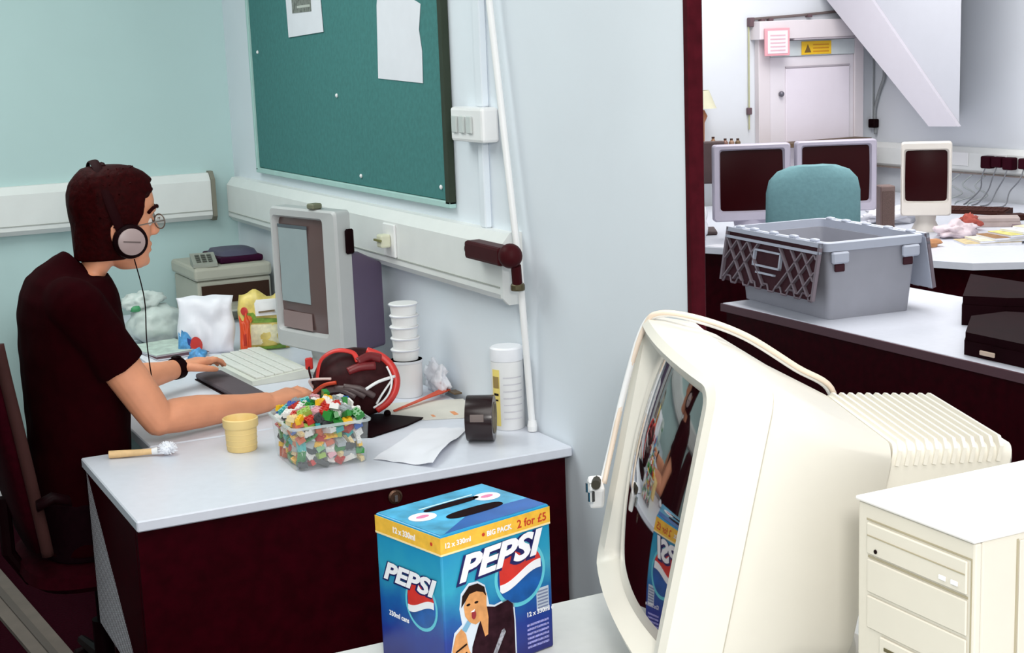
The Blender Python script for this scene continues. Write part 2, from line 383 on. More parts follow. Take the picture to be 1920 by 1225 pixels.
# torso
TOR = [(.47, .54, .76, .165), (.58, .545, .765, .155), (.72, .555, .765, .145), (.85, .553, .77, .15), (.97, .545, .775, .165), (1.06, .552, .77, .175), (1.12, .565, .765, .165), (1.155, .60, .75, .12), (1.175, .63, .74, .075)]
add_loft(bm, [hring(a, b, w, z, PY, 32, 2.4) for z, a, b, w in TOR])
SHO = {-1: Vector((.660, PY-.165, 1.10)), 1: Vector((.665, PY+.165, 1.10))}
ELB = {-1: Vector((.838, 3.755, .787)), 1: Vector((.80, 4.17, .80))}
WRI = {-1: Vector((1.165, 3.868, .768)), 1: Vector((1.035, 4.325, .800))}
def limb(bm, pts, rad, n=18): add_tube(bm, smoothpts(pts, 5), rad_interp(rad, len(pts), 5), n)
def rad_interp(rad, npts, k):
    out = []
    for i in range(npts-1):
        for j in range(k): out.append(rad[i]*(1-j/k)+rad[i+1]*j/k)
    out.append(rad[-1]); return out
def mix(a, b, t): return a*(1-t)+b*t
for s in (-1, 1):
    S, E_, W = SHO[s], ELB[s], WRI[s]
    limb(bm, [S, mix(S, E_, .35), mix(S, E_, .8), E_+Vector((-.004, 0, .004))], [.058, .054, .049, .043])
    sph(E_+Vector((-.004, 0, .002)), .043, 2, bm=bm)
    limb(bm, [E_+Vector((-.006, 0, 0)), mix(E_, W, .14)+Vector((0, 0, .006)), mix(E_, W, .35)+Vector((0, 0, .006)), mix(E_, W, .75), W], [.037, .046, .045, .033, .027])
# hands: palm, four fingers and a thumb each
def hand(bm, W, fwd, side, up, curl=0.5, spread=.05):
    """fwd along the forearm, side points to the thumb."""
    f, s, u = Vector(fwd).normalized(), Vector(side).normalized(), Vector(up).normalized()
    add_loft(bm, [ell(W-f*.01, s*.027, u*.02, 16), ell(W+f*.03, s*.034, u*.018, 16, 2.6), ell(W+f*.075+u*.004, s*.041, u*.015, 16, 3), ell(W+f*.093+u*.002, s*.039, u*.011, 16, 3)])
    for k, (off, ln) in enumerate(((.030, .072), (.0105, .080), (-.009, .075), (-.028, .060))):
        d = (f + s*(off*spread*20)*.16).normalized(); p0 = W+f*.083+s*off; a = curl*.55
        p1 = p0+(d*math.cos(a*.3)+u*math.sin(a*.5)*.6)*ln*.42
        p2 = p1+(d*math.cos(a*1.1)-u*math.sin(a*1.1))*ln*.33
        p3 = p2+(d*math.cos(a*1.9)-u*math.sin(a*1.9))*ln*.27
        add_tube(bm, [p0-d*.012, p0, p1, mix(p1, p2, .5), p2, p3], [.0095, .0095, .009, .0082, .008, .0062], 12)
    q0 = W+f*.018+s*.026; q1 = q0+(f*.6+s*.62-u*.2).normalized()*.038; q2 = q1+(f*.9+s*.3-u*.25).normalized()*.030; q3 = q2+(f-u*.3).normalized()*.024
    add_tube(bm, [q0, q1, mix(q1, q2, .5), q2, q3], [.015, .012, .0105, .010, .007], 12)
hand(bm, WRI[1], (.93, .34, .02), (.34, -.93, .1), (0, 0, 1), .85)
hand(bm, WRI[-1], (.95, .22, .05), (-.22, .95, .1), (0, 0, 1), .9)
# hips and legs
for s in (-1, 1):
    hp = Vector((.655, PY+s*.085, .52)); kn = Vector((1.10, PY+s*.105, .50)); an = Vector((1.16, PY+s*.11, .09))
    limb(bm, [hp, mix(hp, kn, .5), kn], [.072, .066, .05]); limb(bm, [kn, mix(kn, an, .35), an], [.05, .048, .034])
    limb(bm, [an, an+Vector((.08, 0, -.04))], [.034, .028])
obj_me('body', remeshed(bm, .0042, 3), SKIN, man, smooth=True, world=True)
# hair: shell over the skull, pulled inside the head where the face is
rings = []
HR = [(1.203,) + HEAD[3][1:], ] + HEAD[4:]
HR[0] = (1.206, .700, .877, .058)
for z, a, b, w in HR:
    hl = .800 if z < 1.225 else .818 if z < 1.25 else .842 if z < 1.30 else .850 if z < 1.33 else .862 if z < 1.37 else .884 if z < 1.385 else 9
    if z < 1.30: a = min(a, .694)
    r = []
    for p in hring(a, b, w, z, HY, 48):
        v = Vector((p.x-(a+b)/2, p.y-HY, 0)); L = v.length
        ok = p.x < hl
        g = .013 + (.006*min(1, max(0, (z-1.25)/.15)) if p.x > .74 else -.006*min(1, (.74-p.x)/.05))
        L2 = L + (g + random.uniform(-.0015, .0015)) if ok else L*.90
        q = v*(L2/L); r.append(Vector(((a+b)/2+q.x, HY+q.y, z + .003*max(0, (z-1.38)/.06) + (0 if z > 1.21 else -.004))))
    rings.append(r)
bm = add_loft(BM(), rings)
hair = obj_me('hair', remeshed(bm, .005, 3), HAIRM, man, smooth=True, world=True)
add = BM()
for i in range(260):   # short tufts that break up the outline
    k = random.randrange(2, len(rings)-1); j = random.randrange(48); p = rings[k][j]
    if (p - Vector((.79, HY, p.z))).length < .05 and p.z < 1.4: continue
    hl = .83 if HR[k][0] < 1.385 else .86
    if p.x > hl: continue
    nrm = Vector((p.x-.79, p.y-HY, (p.z-1.31)*.9)).normalized()
    add_tube(add, [p-nrm*.008, p+nrm*.003+Vector((.004, 0, -.003))], [.006, .0015], 4)
obj('hair_tufts', add, HAIRM, hair, world=True, kind='stuff')
for s in (-1, 1):
    e = obj('eye', sph((.876, HY+s*.031, 1.292), .0125, 2), mat('eye_white', (214, 206, 200), 0.2), man, smooth=True, world=True)
    obj('iris', sph((.8855, HY+s*.032, 1.291), .0055, 2), mat('iris_brown', (40, 22, 16), 0.15), e, smooth=True, world=True)
    obj('eyebrow', tube([(.872, HY+s*.066, 1.318), (.886, HY+s*.052, 1.327), (.902, HY+s*.032, 1.331), (.907, HY+s*.014, 1.327)], .005, 6), HAIRM, man, world=True)
# T-shirt
bm = BM()
TS = [(.455, .525, .785, .185), (.58, .527, .785, .175), (.72, .535, .79, .168), (.85, .533, .795, .172), (.97, .534, .80, .19), (1.06, .538, .797, .198), (1.12, .548, .788, .187), (1.16, .570, .775, .150), (1.174, .610, .750, .098), (1.186, .640, .742, .072), (1.196, .668, .733, .052)]
add_loft(bm, [hring(a, b, w, z, PY, 36, 2.4, tilt=(-.036 if z > 1.19 else -.028 if z > 1.18 else -.018 if z > 1.165 else 0)) for z, a, b, w in TS])
for s in (-1, 1):
    S, E_ = SHO[s], ELB[s]
    d = (E_-S).normalized()
    limb(bm, [S+Vector((-.02, -s*.06, .015)), S, mix(S, E_, .3), mix(S, E_, .52)], [.062, .070, .067, .066], 24)
shirt_me = remeshed(bm, .005, 16)
nrms = [v.normal.copy() for v in shirt_me.vertices]
for v, nv in zip(shirt_me.vertices, nrms):
    v.co += nv*(.004*noise.noise(v.co*13)+.0025*noise.noise(Vector((v.co.x*40, v.co.y*12, v.co.z*18))))
obj_me('t_shirt', shirt_me, SHIRT, man, smooth=True, world=True)
obj('collar', add_loft(BM(), [ell((.708, 3.92, 1.166), (.066, 0, -.046), (0, .064, 0), 28), ell((.711, 3.92, 1.174), (.063, 0, -.045), (0, .061, 0), 28), ell((.709, 3.92, 1.164), (.057, 0, -.042), (0, .056, 0), 28)]), SHIRT, man, smooth=True, world=True)
bm = BM()
add_loft(bm, [hring(.530, .775, .178, .44, PY, 30, 2.6), hring(.522, .782, .182, .50, PY, 30, 2.6), hring(.530, .782, .176, .60, PY, 30, 2.6)])
for s in (-1, 1):
    hp = Vector((.655, PY+s*.085, .52)); kn = Vector((1.10, PY+s*.105, .50)); an = Vector((1.16, PY+s*.11, .12))
    limb(bm, [hp, mix(hp, kn, .5), kn], [.084, .079, .066]); limb(bm, [kn, mix(kn, an, .4), an], [.066, .062, .056])
obj_me('trousers', remeshed(bm, .007, 4), DENIM, man, smooth=True, world=True)
for s in (-1, 1):
    y = PY+s*.11
    sh = obj('shoe', add_loft(BM(), [ell((1.11, y, .05), (0, .032, 0), (0, 0, .046), 16, 3), ell((1.17, y, .055), (0, .042, 0), (0, 0, .05), 16, 3), ell((1.27, y, .038), (0, .046, 0), (0, 0, .034), 16, 3), ell((1.34, y, .028), (0, .036, 0), (0, 0, .022), 16, 3)]), BLACK, man, smooth=True, world=True)
    obj('sole', bx((1.105, y-.036, .001), (1.345, y+.036, .012), .004), mat('sole_grey', (90, 88, 86), .7), sh, world=True)

# headphones
t = thing('headphones', 'dark headphones with silver-grey ear discs on the man\'s head', 'headphones', (.80, HY, 1.25))
hb = [(.795, HY-.098, 1.27), (.775, HY-.098, 1.33), (.762, HY-.084, 1.39), (.757, HY-.050, 1.436), (.755, HY, 1.455), (.757, HY+.050, 1.436), (.762, HY+.090, 1.395), (.775, HY+.102, 1.33), (.795, HY+.098, 1.27)]
obj('headband', tube(smoothpts(hb, 5), .0125, 10, flat=.3, up=(0, -1, 0)), mat('headband_black', (30, 2, 5), .6), t, smooth='auto', world=True)
obj('headband_pad', tube(smoothpts([(.775, HY-.03, 1.438), (.777, HY, 1.444), (.775, HY+.03, 1.438)], 4), .008, 8), MATS['headband_black'], t, smooth=True, world=True)
obj('chrome_slider', bx((.748, HY-.02, 1.4415), (.764, HY+.004, 1.448)), STEEL, t, world=True, label='bright metal piece on the headband')
for s in (-1, 1):
    Mx = Matrix.Translation((.812, HY+s*.086, 1.252)) @ Matrix.Rotation(-s*PI/2, 4, 'X')
    cup = obj('ear_cup', lathe([(.030, -.004), (.042, .000), (.045, .010), (.043, .022), (.036, .028), (0, .028)], 32, Mx), BLACK, t, smooth='auto', world=True)
    obj('ear_disc', lathe([(.0345, .0285), (.034, .031), (.030, .0325), (0, .033)], 32, Mx), mat('silver_disc', (160, 140, 138), .35, .04), cup, smooth='auto', world=True, label='silver-grey disc on the ear cup')
    me = obj('disc_stripe', bx((-.022, -.002, .0331), (.022, .002, .0337), 0, 1, Mx @ Matrix.Rotation(.12*s, 4, 'Z')), mat('stripe_dark', (96, 80, 78), .5), cup, world=True)
obj('cord', tube(smoothpts([(.814, HY-.118, 1.208), (.835, HY-.10, 1.10), (.845, HY-.04, .98), (.86, HY, .86), (.88, HY+.02, .745)], 6), .0016, 6), BLACK, t, world=True)
# glasses
t = thing('glasses', 'thin-rimmed glasses worn by the man', 'glasses', (.90, HY, 1.29))
rim = mat('rim_steel', (120, 108, 100), .3, metal=.6)
for s in (-1, 1):
    Mx = Matrix.Translation((.906, HY+s*.034, 1.290)) @ Matrix.Rotation(s*-.34, 4, 'Z')
    pts = [Mx @ Vector((0, .024*math.cos(a), .019*math.sin(a))) for a in [2*PI*i/24 for i in range(24)]]
    obj('rim', tube(pts+[pts[0]], .0017, 6), rim, t, smooth=True, world=True)
    obj('lens', add_prism(BM(), [Mx @ Vector((-.0005, .0225*math.cos(a), .0175*math.sin(a))) for a in [2*PI*i/24 for i in range(24)]], (.001, 0, 0)), clear('lens_clear', (240, 245, 245), .03, .08), t, world=True)
    obj('temple_arm', tube([Mx @ Vector((0, s*.024, .004)), (.885, HY+s*.079, 1.294), (.83, HY+s*.0865, 1.288)], .0017, 6), rim, t, world=True)
obj('bridge', tube([(.912, HY-.010, 1.294), (.915, HY, 1.297), (.912, HY+.010, 1.294)], .0015, 6), rim, t, world=True)
# wristwatch
Wp = mix(ELB[1], WRI[1], .97); d = (WRI[1]-ELB[1]).normalized()
t = thing('wristwatch', 'dark wristwatch on the man\'s far wrist', 'watch', Wp)
up = Vector((0, 0, 1)); sd = d.cross(up).normalized(); up = sd.cross(d)
bm = BM(); rr = []
for a, b in ((-.014, .0285), (-.014, .0325), (.014, .0325), (.014, .0285)):
    rr.append(ell(Wp+d*a, sd*b, up*b, 24))
obj('strap', add_loft(bm, rr, caps=False, closed=True), BLACK, t, world=True)
obj('case', sph(Wp+up*.034, .016, 2, (1, 1, .4)), BLACKG, t, smooth=True, world=True)

# office chair of the man -------------------------------------------
CH = mat('chair_fabric_maroon', (42, 1, 10), .9, .2, 60)
SHELL = mat('chair_shell_brown', (62, 38, 36), .5, .1)
t = thing('office_chair', 'dark office chair the man sits on', 'chair', (.60, PY, 0))
bm = BM(); rr = []
for x, z, w, th in ((.515, .50, .19, .03), (.495, .60, .22, .035), (.465, .78, .235, .035), (.440, .95, .235, .035), (.425, 1.05, .21, .03), (.42, 1.085, .15, .018)):
    rr.append(ell((x, PY-.01, z), (th, 0, .008), (0, w, 0), 28, 3.2))
obj('backrest', add_loft(bm, rr), CH, t, smooth=True, world=True)
bm = BM(); path = [(.515, .50), (.503, .60), (.480, .78), (.458, .95), (.447, 1.045)]
add_tube(bm, smoothpts([(x+.005, PY-.246+.03*abs(z-.8), z) for x, z in path], 4), .016, 8, flat=1)
obj('edge_trim', bm, SHELL, t, smooth=True, world=True, label='lighter brown edge trim of the backrest')
obj('seat', add_loft(BM(), [ell((.70, PY, .375), (.20, 0, 0), (0, .21, 0), 32, 3.5), ell((.70, PY, .395), (.225, 0, 0), (0, .235, 0), 32, 3.5), ell((.70, PY, .425), (.22, 0, 0), (0, .23, 0), 32, 3.5), ell((.70, PY, .437), (.19, 0, 0), (0, .20, 0), 32, 3.5)]), CH, t, smooth='auto', world=True)
obj('back_bracket', tube([(.62, PY, .36), (.50, PY, .37), (.455, PY, .45), (.455, PY, .6)], .018, 10), BLACK, t, world=True)
obj('gas_column', lathe([(.03, .08), (.03, .22), (.016, .22), (.016, .37), (.05, .372)], 18, Matrix.Translation((.68, PY, 0))), BLACK, t, world=True)
for k in range(5):
    a = 2*PI*k/5+.4; ca, sa = math.cos(a), math.sin(a)
    lg = obj('leg', tube([(.68+.02*ca, PY+.02*sa, .10), (.68+.25*ca, PY+.25*sa, .075)], [.022, .014], 8), BLACK, t, world=True)
    obj('caster', lathe([(.0, -.02), (.022, -.02), (.024, 0), (.022, .02), (0, .02)], 14, Matrix.Translation((.68+.255*ca, PY+.255*sa, .026)) @ Matrix.Rotation(a, 4, 'Z') @ Matrix.Rotation(PI/2, 4, 'X')), BLACK, lg, world=True)
obj('armrest', add_loft(BM(), [ell((x, 3.66, z), (0, .022, 0), (0, 0, .012), 14, 3) for x, z in ((.50, .64), (.54, .655), (.58, .64))]), BLACK, t, smooth=True, world=True)

# ------------------------------------------------------------------ things on the man's desk
ZT = .7305
# CRT monitor on the desk
GREYB = mat('monitor_grey', (182, 184, 184), .45, .02)
GREYS = mat('monitor_side_grey', (170, 172, 168), .5, .02)
def crt(name, label, loc, rz, W, Hh, depth, mshell, mback, screen_mat, lean=0.0, hole=(.84, .78), base=.05, bulge=.012, rear=.6, body_drop=0.0, xc=0.0, rr_=.014):
    """front faces local -Y; local x is width."""
    t = thing(name, label, 'monitor', loc, rz)
    hz = base+Hh/2
    def ring(y, hw, hh, zc=0.0, n=40, p=10, blg=0.0, xs=0.0):
        out = []
        rad = min(rr_, hw*.5, hh*.5); qs = []
        for sx, sz, a0 in ((1, 1, 0), (-1, 1, 90), (-1, -1, 180), (1, -1, 270)):
            for k in range(5):
                a = math.radians(a0+k*22.5); qs.append(Vector((sx*(hw-rad)+rad*math.cos(a), 0, sz*(hh-rad)+rad*math.sin(a))))
            e0, e1 = qs[-1], {0: (-(hw-rad), hh), 90: (-hw, -(hh-rad)), 180: (hw-rad, -hh), 270: (hw, hh-rad)}[a0]
            for k in range(1, 6): qs.append(e0.lerp(Vector((e1[0], 0, e1[1])), k/6))
        for q in qs:
            out.append(Vector((q.x+xs, y - blg*(1-(q.x/(W/2))**2), hz+zc+q.z)))
        return out
    L = Matrix.Translation((0, 0, base)) @ Matrix.Rotation(-lean, 4, 'X') @ Matrix.Translation((0, 0, -base))
    def T(rs): return [[L @ p for p in r] for r in rs]
    ow, oh = W/2, Hh/2; iw, ih = ow*hole[0], oh*hole[1]; zc = (oh-ih)*.28
    fr = [ring(.055, ow, oh), ring(.008, ow, oh, 0, blg=bulge), ring(.0, ow-.006, oh-.006, blg=bulge), ring(.002, iw+.006, ih+.006, zc, blg=bulge, xs=xc), ring(.014, iw, ih, zc, blg=bulge, xs=xc), ring(.028, iw-.004, ih-.004, zc, blg=bulge, xs=xc)]
    obj('bezel', add_loft(BM(), T(fr), caps=False), mshell, t, smooth='auto')
    # screen: gently domed glass
    bm = BM(); n = 14; vs = {}
    for i in range(n+1):
        for j in range(n+1):
            u, v = i/n*2-1, j/n*2-1
            vs[i, j] = bm.verts.new(L @ Vector((xc+u*(iw-.001), .026-bulge-.014*(1-(u*u+v*v)/2), hz+zc+v*(ih-.001))))
    for i in range(n):
        for j in range(n): bm.faces.new((vs[i, j], vs[i+1, j], vs[i+1, j+1], vs[i, j+1]))
    obj('screen', bm, screen_mat, t, smooth=True)
    if body_drop:
        bk = [ring(.0555, ow*.96, oh*.70, -body_drop), ring(depth*.5, ow*.94, oh*.70, -body_drop), ring(depth, ow*.80, oh*.60, -body_drop-.02), ring(depth+.004, ow*.7, oh*.5, -body_drop-.02)]
        obj('rear_rim', add_loft(BM(), T([ring(.0555, ow-.004, oh-.004), ring(.068, ow-.02, oh-.03)])), mshell, t, smooth='auto')
    else:
        bk = [ring(.056, ow-.004, oh-.004), ring(.10, ow-.012, oh-.012), ring(depth*rear, ow*.74, oh*.80), ring(depth, ow*.62, oh*.66), ring(depth+.006, ow*.5, oh*.55)]
    obj('housing', add_loft(BM(), T(bk)), mback, t, smooth='auto')
    obj('stand', lathe([(.0, 0), (W*.28, 0), (W*.28, .012), (W*.2, base*.6), (W*.22, base+.01), (0, base+.02)], 28, Matrix.Translation((0, depth*.5, 0))), mshell, t, smooth='auto')
    return t, L, hz, iw, ih, zc
scr = mat('screen_brown_reflection', (96, 76, 74), .12, .08, 4)
t, L, hz, iw, ih, zc = crt('desktop_monitor', 'grey monitor showing windows on the man\'s desk', (1.432, 4.29, ZT), -math.radians(74), .345, .44, .19, GREYB, mat('monitor_violet_grey', (92, 78, 102), .5, .04), scr, 0.0, (.74, .80), .076, .004, .5, .065, xc=-.026)
g1, g2 = emis('window_grey_green', (120, 132, 134), .35), emis('window_grey_brown', (118, 100, 98), .25)
def panel(x0, x1, z0, z1, m, y=.004):
    return bx((x0, y-.002, z0), (x1, y, z1))
st = t
obj('display_window', bx((-.026-iw*.88, .0075, hz-.075), (-.026+iw*.30, .0095, hz+.155)), g1, st, label='pale grey-green window shown on the screen')
obj('display_window', bx((-.026-iw*.88, .0075, hz-.158), (-.026+iw*.32, .0095, hz-.105)), g2, st, label='grey-brown strip shown on the screen')
obj('display_title_bar', bx((-.026-iw*.90, .007, hz+.156), (-.026+iw*.32, .009, hz+.166)), emis('title_bar_dark', (70, 78, 84), .2), st)
obj('webcam_clip', bx((.04, -.006, hz+.221), (.075, .03, hz+.238), .004), mat('olive_clip', (110, 112, 90), .5), st)
obj('side_plug', bx((.1735, .03, hz+.09), (.186, .06, hz+.165), .005), BLACK, st)

# keyboard, wrist rest, mouse
def key_board(label, loc, rz, L_, W_, m, key_m, rows=5, cols=15):
    t = thing('keyboard', label, 'keyboard', loc, rz)
    obj('case', add_prism(BM(), [(-L_/2, -W_/2, 0), (-L_/2, W_/2, 0), (-L_/2, W_/2, .028), (-L_/2, -W_/2, .014)], (L_, 0, 0)), m, t)
    pw, ph = L_*.94/cols, W_*.82/rows
    base = None
    for r in range(rows):
        for c in range(cols):
            if r == 0 and 3 < c < 9: 
                if c != 4: continue
            w = pw*5 if (r == 0 and c == 4) else pw
            bm = bx((0.001, .001, 0), (w-.001, ph-.001, .007), .0015)
            o = obj('key', bm, key_m, t)
            yy = -W_*.41+r*ph; o.location = (-L_*.47+c*pw, yy, .0145+.014*(yy+W_/2)/W_)
    return t
KB = mat('keyboard_cream', (214, 216, 206), .5, .03)
key_board('cream keyboard under the man\'s far hand', (1.315, 4.475, ZT), -math.radians(90-3), .44, .185, KB, mat('keycap_white', (222, 224, 218), .5))
t = thing('wrist_rest', 'dark grey wrist rest in front of the cream keyboard', 'wrist rest', (1.165, 4.30, ZT), -math.radians(87))
obj('pad', add_loft(BM(), [ell((x, 0, .0105), (0, .043, 0), (0, 0, .010), 16, 4) for x in (-.15, -.145, .225, .23)]), mat('rest_grey', (84, 74, 80), .8), t)
obj('pad_base', bx((-.15, -.047, 0), (.23, .047, .003)), BLACK, t)
t = thing('mouse', 'dark computer mouse under the man\'s near hand', 'mouse', (1.275, 3.905, ZT), .25)
obj('shell', add_loft(BM(), [ell((x, 0, z/2), (0, w, 0), (0, 0, z/2), 18, 2.6) for x, w, z in ((-.05, .015, .012), (-.04, .026, .026), (-.01, .031, .034), (.03, .029, .026), (.052, .018, .012))]), BLACK, t, smooth=True)
obj('wheel', lathe([(.0, -.003), (.008, -.003), (.008, .003), (0, .003)], 12, Matrix.Translation((.032, 0, .024)) @ Matrix.Rotation(PI/2, 4, 'X')), GREYM, t)
#@@PART3
# drinks carton -----------------------------------------------------------
def carton():
    a = .235; W, D, Hc = .222, .172, .243
    t = thing('drinks_carton', 'blue cola multipack carton with carry slots standing on the foreground desk', 'carton', (.852, 1.988, ZT), a)
    m = bpy.data.materials.new('carton_blue'); m.use_nodes = True; nt = m.node_tree; b = nt.nodes['Principled BSDF']
    b.inputs['Roughness'].default_value = .3
    tc = nt.nodes.new('ShaderNodeTexCoord'); sp = nt.nodes.new('ShaderNodeSeparateXYZ'); cr = nt.nodes.new('ShaderNodeValToRGB')
    nz = nt.nodes.new('ShaderNodeTexNoise'); nz.inputs['Scale'].default_value = 22; nz.inputs['Detail'].default_value = 6
    ad = nt.nodes.new('ShaderNodeMath'); ad.operation = 'MULTIPLY_ADD'; ad.inputs[1].default_value = .06; 
    nt.links.new(tc.outputs['Object'], nz.inputs['Vector']); nt.links.new(tc.outputs['Object'], sp.inputs[0])
    nt.links.new(nz.outputs['Fac'], ad.inputs[0]); nt.links.new(sp.outputs['Z'], ad.inputs[2])
    mr = nt.nodes.new('ShaderNodeMapRange'); mr.inputs['From Min'].default_value = .03; mr.inputs['From Max'].default_value = .28
    nt.links.new(ad.outputs[0], mr.inputs['Value']); nt.links.new(mr.outputs[0], cr.inputs['Fac'])
    els = cr.color_ramp.elements
    els[0].position = 0; els[0].color = lin((28, 30, 108)); els[1].position = 1.0; els[1].color = lin((28, 138, 186))
    for p, c in ((.25, (24, 52, 140)), (.42, (24, 92, 162)), (.62, (50, 160, 190)), (.85, (30, 140, 186))):
        e = els.new(p); e.color = lin(c)
    nt.links.new(cr.outputs['Color'], b.inputs['Base Color'])
    body = obj('carton_body', bx((0, 0, 0), (W, D, Hc), .003, 2), m, t)
    top = mat('carton_top_blue', (70, 160, 200), .3, .35, 26)
    obj('top_panel', bx((.003, .003, Hc), (W-.003, D-.003, Hc+.0008)), top, t)
    obj('top_shade_stripe', add_prism(BM(), [(.012, .004, Hc+.0008), (W-.004, .004, Hc+.0008), (W-.004, .05, Hc+.0008), (.10, .055, Hc+.0008)], (0, 0, .0004)), mat('carton_mid_blue', (20, 84, 160), .3, .2, 20), t)
    dk = mat('slot_dark', (26, 10, 14), .8)
    def flat_poly(pts, m, name, z=None, y=None, x=None, th=.0004, **k):
        if z is not None: P = [(p[0], p[1], z) for p in pts]; v = (0, 0, th)
        elif y is not None: P = [(p[0], y, p[1]) for p in pts]; v = (0, -th, 0)
        else: P = [(x, p[0], p[1]) for p in pts]; v = (-th, 0, 0)
        return obj(name, add_prism(BM(), P, v), m, t, **k)
    def oval(cx, cy, rx, ry, n=24, f=2): return [(p.x, p.y) for p in ell((cx, cy, 0), (rx, 0, 0), (0, ry, 0), n, f)]
    # carrying slots: rims with a dark opening
    flat_poly(oval(.118, .062, .056, .0155, 24, 2.6), dk, 'carry_slot', z=Hc+.0012, label='dark oval carry slot')
    flat_poly(oval(.112, .115, .056, .010, 24, 2.6), dk, 'carry_slot', z=Hc+.0012, label='narrow dark carry slot at the back')
    flat_poly([(.058, .127), (.165, .128), (.168, .132), (.056, .131)], mat('slot_edge', (190, 225, 235), .5), 'slot_edge', z=Hc+.0012)
    wh = mat('print_white', (240, 240, 245), .35); pk = mat('print_pink', (214, 120, 160), .4); nav = mat('print_navy', (22, 24, 92), .35, .2, 40)
    for cx, cy in ((.038, .095), (.178, .105)):
        flat_poly(oval(cx, cy, .024, .020), wh, 'top_badge', z=Hc+.0012); flat_poly(oval(cx, cy, .012, .006), pk, 'badge_stripe', z=Hc+.0018)
    # yellow price band all round the visible faces
    ye = mat('band_yellow', (238, 186, 66), .4, .12, 60); pale = mat('band_pale', (246, 224, 170), .4); rd = mat('print_red', (196, 60, 40), .4)
    ge = mat('print_red_globe', (206, 48, 40), .35, .1, 40)
    obj('price_band', bx((-.0006, -.0008, Hc-.030), (W, 0, Hc-.003)), ye, t)
    obj('price_band', bx((-.0008, 0, Hc-.030), (0, D, Hc-.003)), ye, t)
    obj('band_line', bx((-.0009, -.0011, Hc-.032), (W, 0, Hc-.029)), pale, t)
    obj('band_line', bx((-.0011, 0, Hc-.032), (0, D, Hc-.029)), pale, t)
    def text(sx, size, px, pz_, m, face='r', shear=0.0, off=0.0, sc=1.0, fit=None, name='lettering', proud=.0012, tilt=0.0, sy=1.0, **k):
        me = glyphs(sx, size, shear, off)
        if fit:
            w_ = max(v.co.x for v in me.vertices)-min(v.co.x for v in me.vertices); sc = fit/w_
        me.transform(Matrix.Diagonal((sc, sy, .5, 1)))
        me.transform(Matrix.Rotation(tilt, 4, 'Z'))
        if face == 'r': M = Matrix.Translation((px, -proud, pz_)) @ Matrix.Rotation(PI/2, 4, 'X')
        else: M = Matrix.Translation((-proud, px, pz_)) @ Matrix.Rotation(-PI/2, 4, 'Z') @ Matrix.Rotation(PI/2, 4, 'X')
        me.transform(M); return obj_me(name, me, m, t, **k)
    text('2 for £5', .019, .152, Hc-.0235, rd, off=.0003, label='red price lettering')
    text('12 x 330ml', .0115, .006, Hc-.0205, wh, off=.0003, label='white band lettering'); text('BIG PACK', .0115, .090, Hc-.021, wh, off=.0004, label='white band lettering')
    text('12 x 330ml', .0135, .125, Hc-.021, wh, 'l', off=.0004, label='white band lettering')
    flat_poly(oval(.083, Hc-.0165, .003, .003, 10), rd, 'band_dot', y=-.0012)
    flat_poly(oval(.022, Hc-.0165, .003, .003, 10), rd, 'band_dot', x=-.0012)
    # globe + wordmark, right face (x along face) and left face
    def globe(face, cx, cz, r):
        base = dict(y=0) if face == 'r' else dict(x=0)
        def put(pts, m, name, lvl, **k):
            if face == 'r': flat_poly(pts, m, name, y=-lvl, **k)
            else: flat_poly([(cx-(p[0]-cx), p[1]) for p in pts], m, name, x=-lvl, **k)
        put(oval(cx, cz, r*1.13, r*1.15, 40), mat('print_cyan', (96, 196, 214), .35, .05), 'globe_halo', .0003)
        put(oval(cx, cz, r, r, 40), mat('print_globe_blue', (18, 84, 156), .35, .3, 30), 'globe_blue', .0007)
        def wave(x, lift): return cz + r*(lift + .26*math.sin((x-cx)/r*1.9))
        xs = [cx + r*(-1+2*i/24) for i in range(25)]
        up = [(x, min(cz+math.sqrt(max(0, r*r-(x-cx)**2)), 9)) for x in xs]
        cl = lambda x, z: max(cz-math.sqrt(max(0, r*r-(x-cx)**2)), min(z, cz+math.sqrt(max(0, r*r-(x-cx)**2))))
        put([(x, cl(x, wave(x, .02))) for x in xs][1:-1] + up[::-1][1:-1], ge, 'globe_red', .0011)
        put([(x, cl(x, wave(x, -.22))) for x in xs][1:-1] + [(x, cl(x, wave(x, .08))) for x in xs][::-1][1:-1], wh, 'globe_wave', .0015)
    globe('r', .155, .143, .047)
    globe('l', D-.113-.002, .118, .037)
    kw = dict(shear=.32)
    text('PEPSI', .055, .0275, .160, nav, off=.0046, proud=.0019, fit=.181, tilt=.045, name='wordmark_outline', **kw)
    text('PEPSI', .055, .0295, .162, wh, off=.0021, proud=.0024, fit=.175, tilt=.045, name='wordmark', label='white PEPSI wordmark', **kw)
    text('PEPSI', .040, .1555, .139, nav, 'l', off=.0034, proud=.0019, fit=.146, name='wordmark_outline', **kw)
    text('PEPSI', .040, .1545, .1402, wh, 'l', off=.0016, proud=.0024, fit=.142, name='wordmark', label='white PEPSI wordmark', **kw)
    text('330ml cans', .012, .146, .078, wh, 'l', off=.0003, proud=.0008, name='small_print')
    text('12 x 330ml e', .011, .165, .066, wh, off=.0003, proud=.0008, name='small_print')
    for k in range(6): obj('text_line', bx((.166, -.0007, .012+k*.0075), (.212, 0, .0155+k*.0075)), mat('print_lilac', (140, 140, 200), .4, .6, 300), t)
    obj('barcode_panel', bx((.188, -.0006, .070), (.214, 0, .108)), mat('barcode_pale', (190, 200, 214), .4), t)
    for k in range(6): obj('barcode_bar', bx((.190, -.001, .074+k*.0055), (.212, -.0006, .0765+k*.0055)), mat('barcode_grey', (120, 130, 160), .4), t)
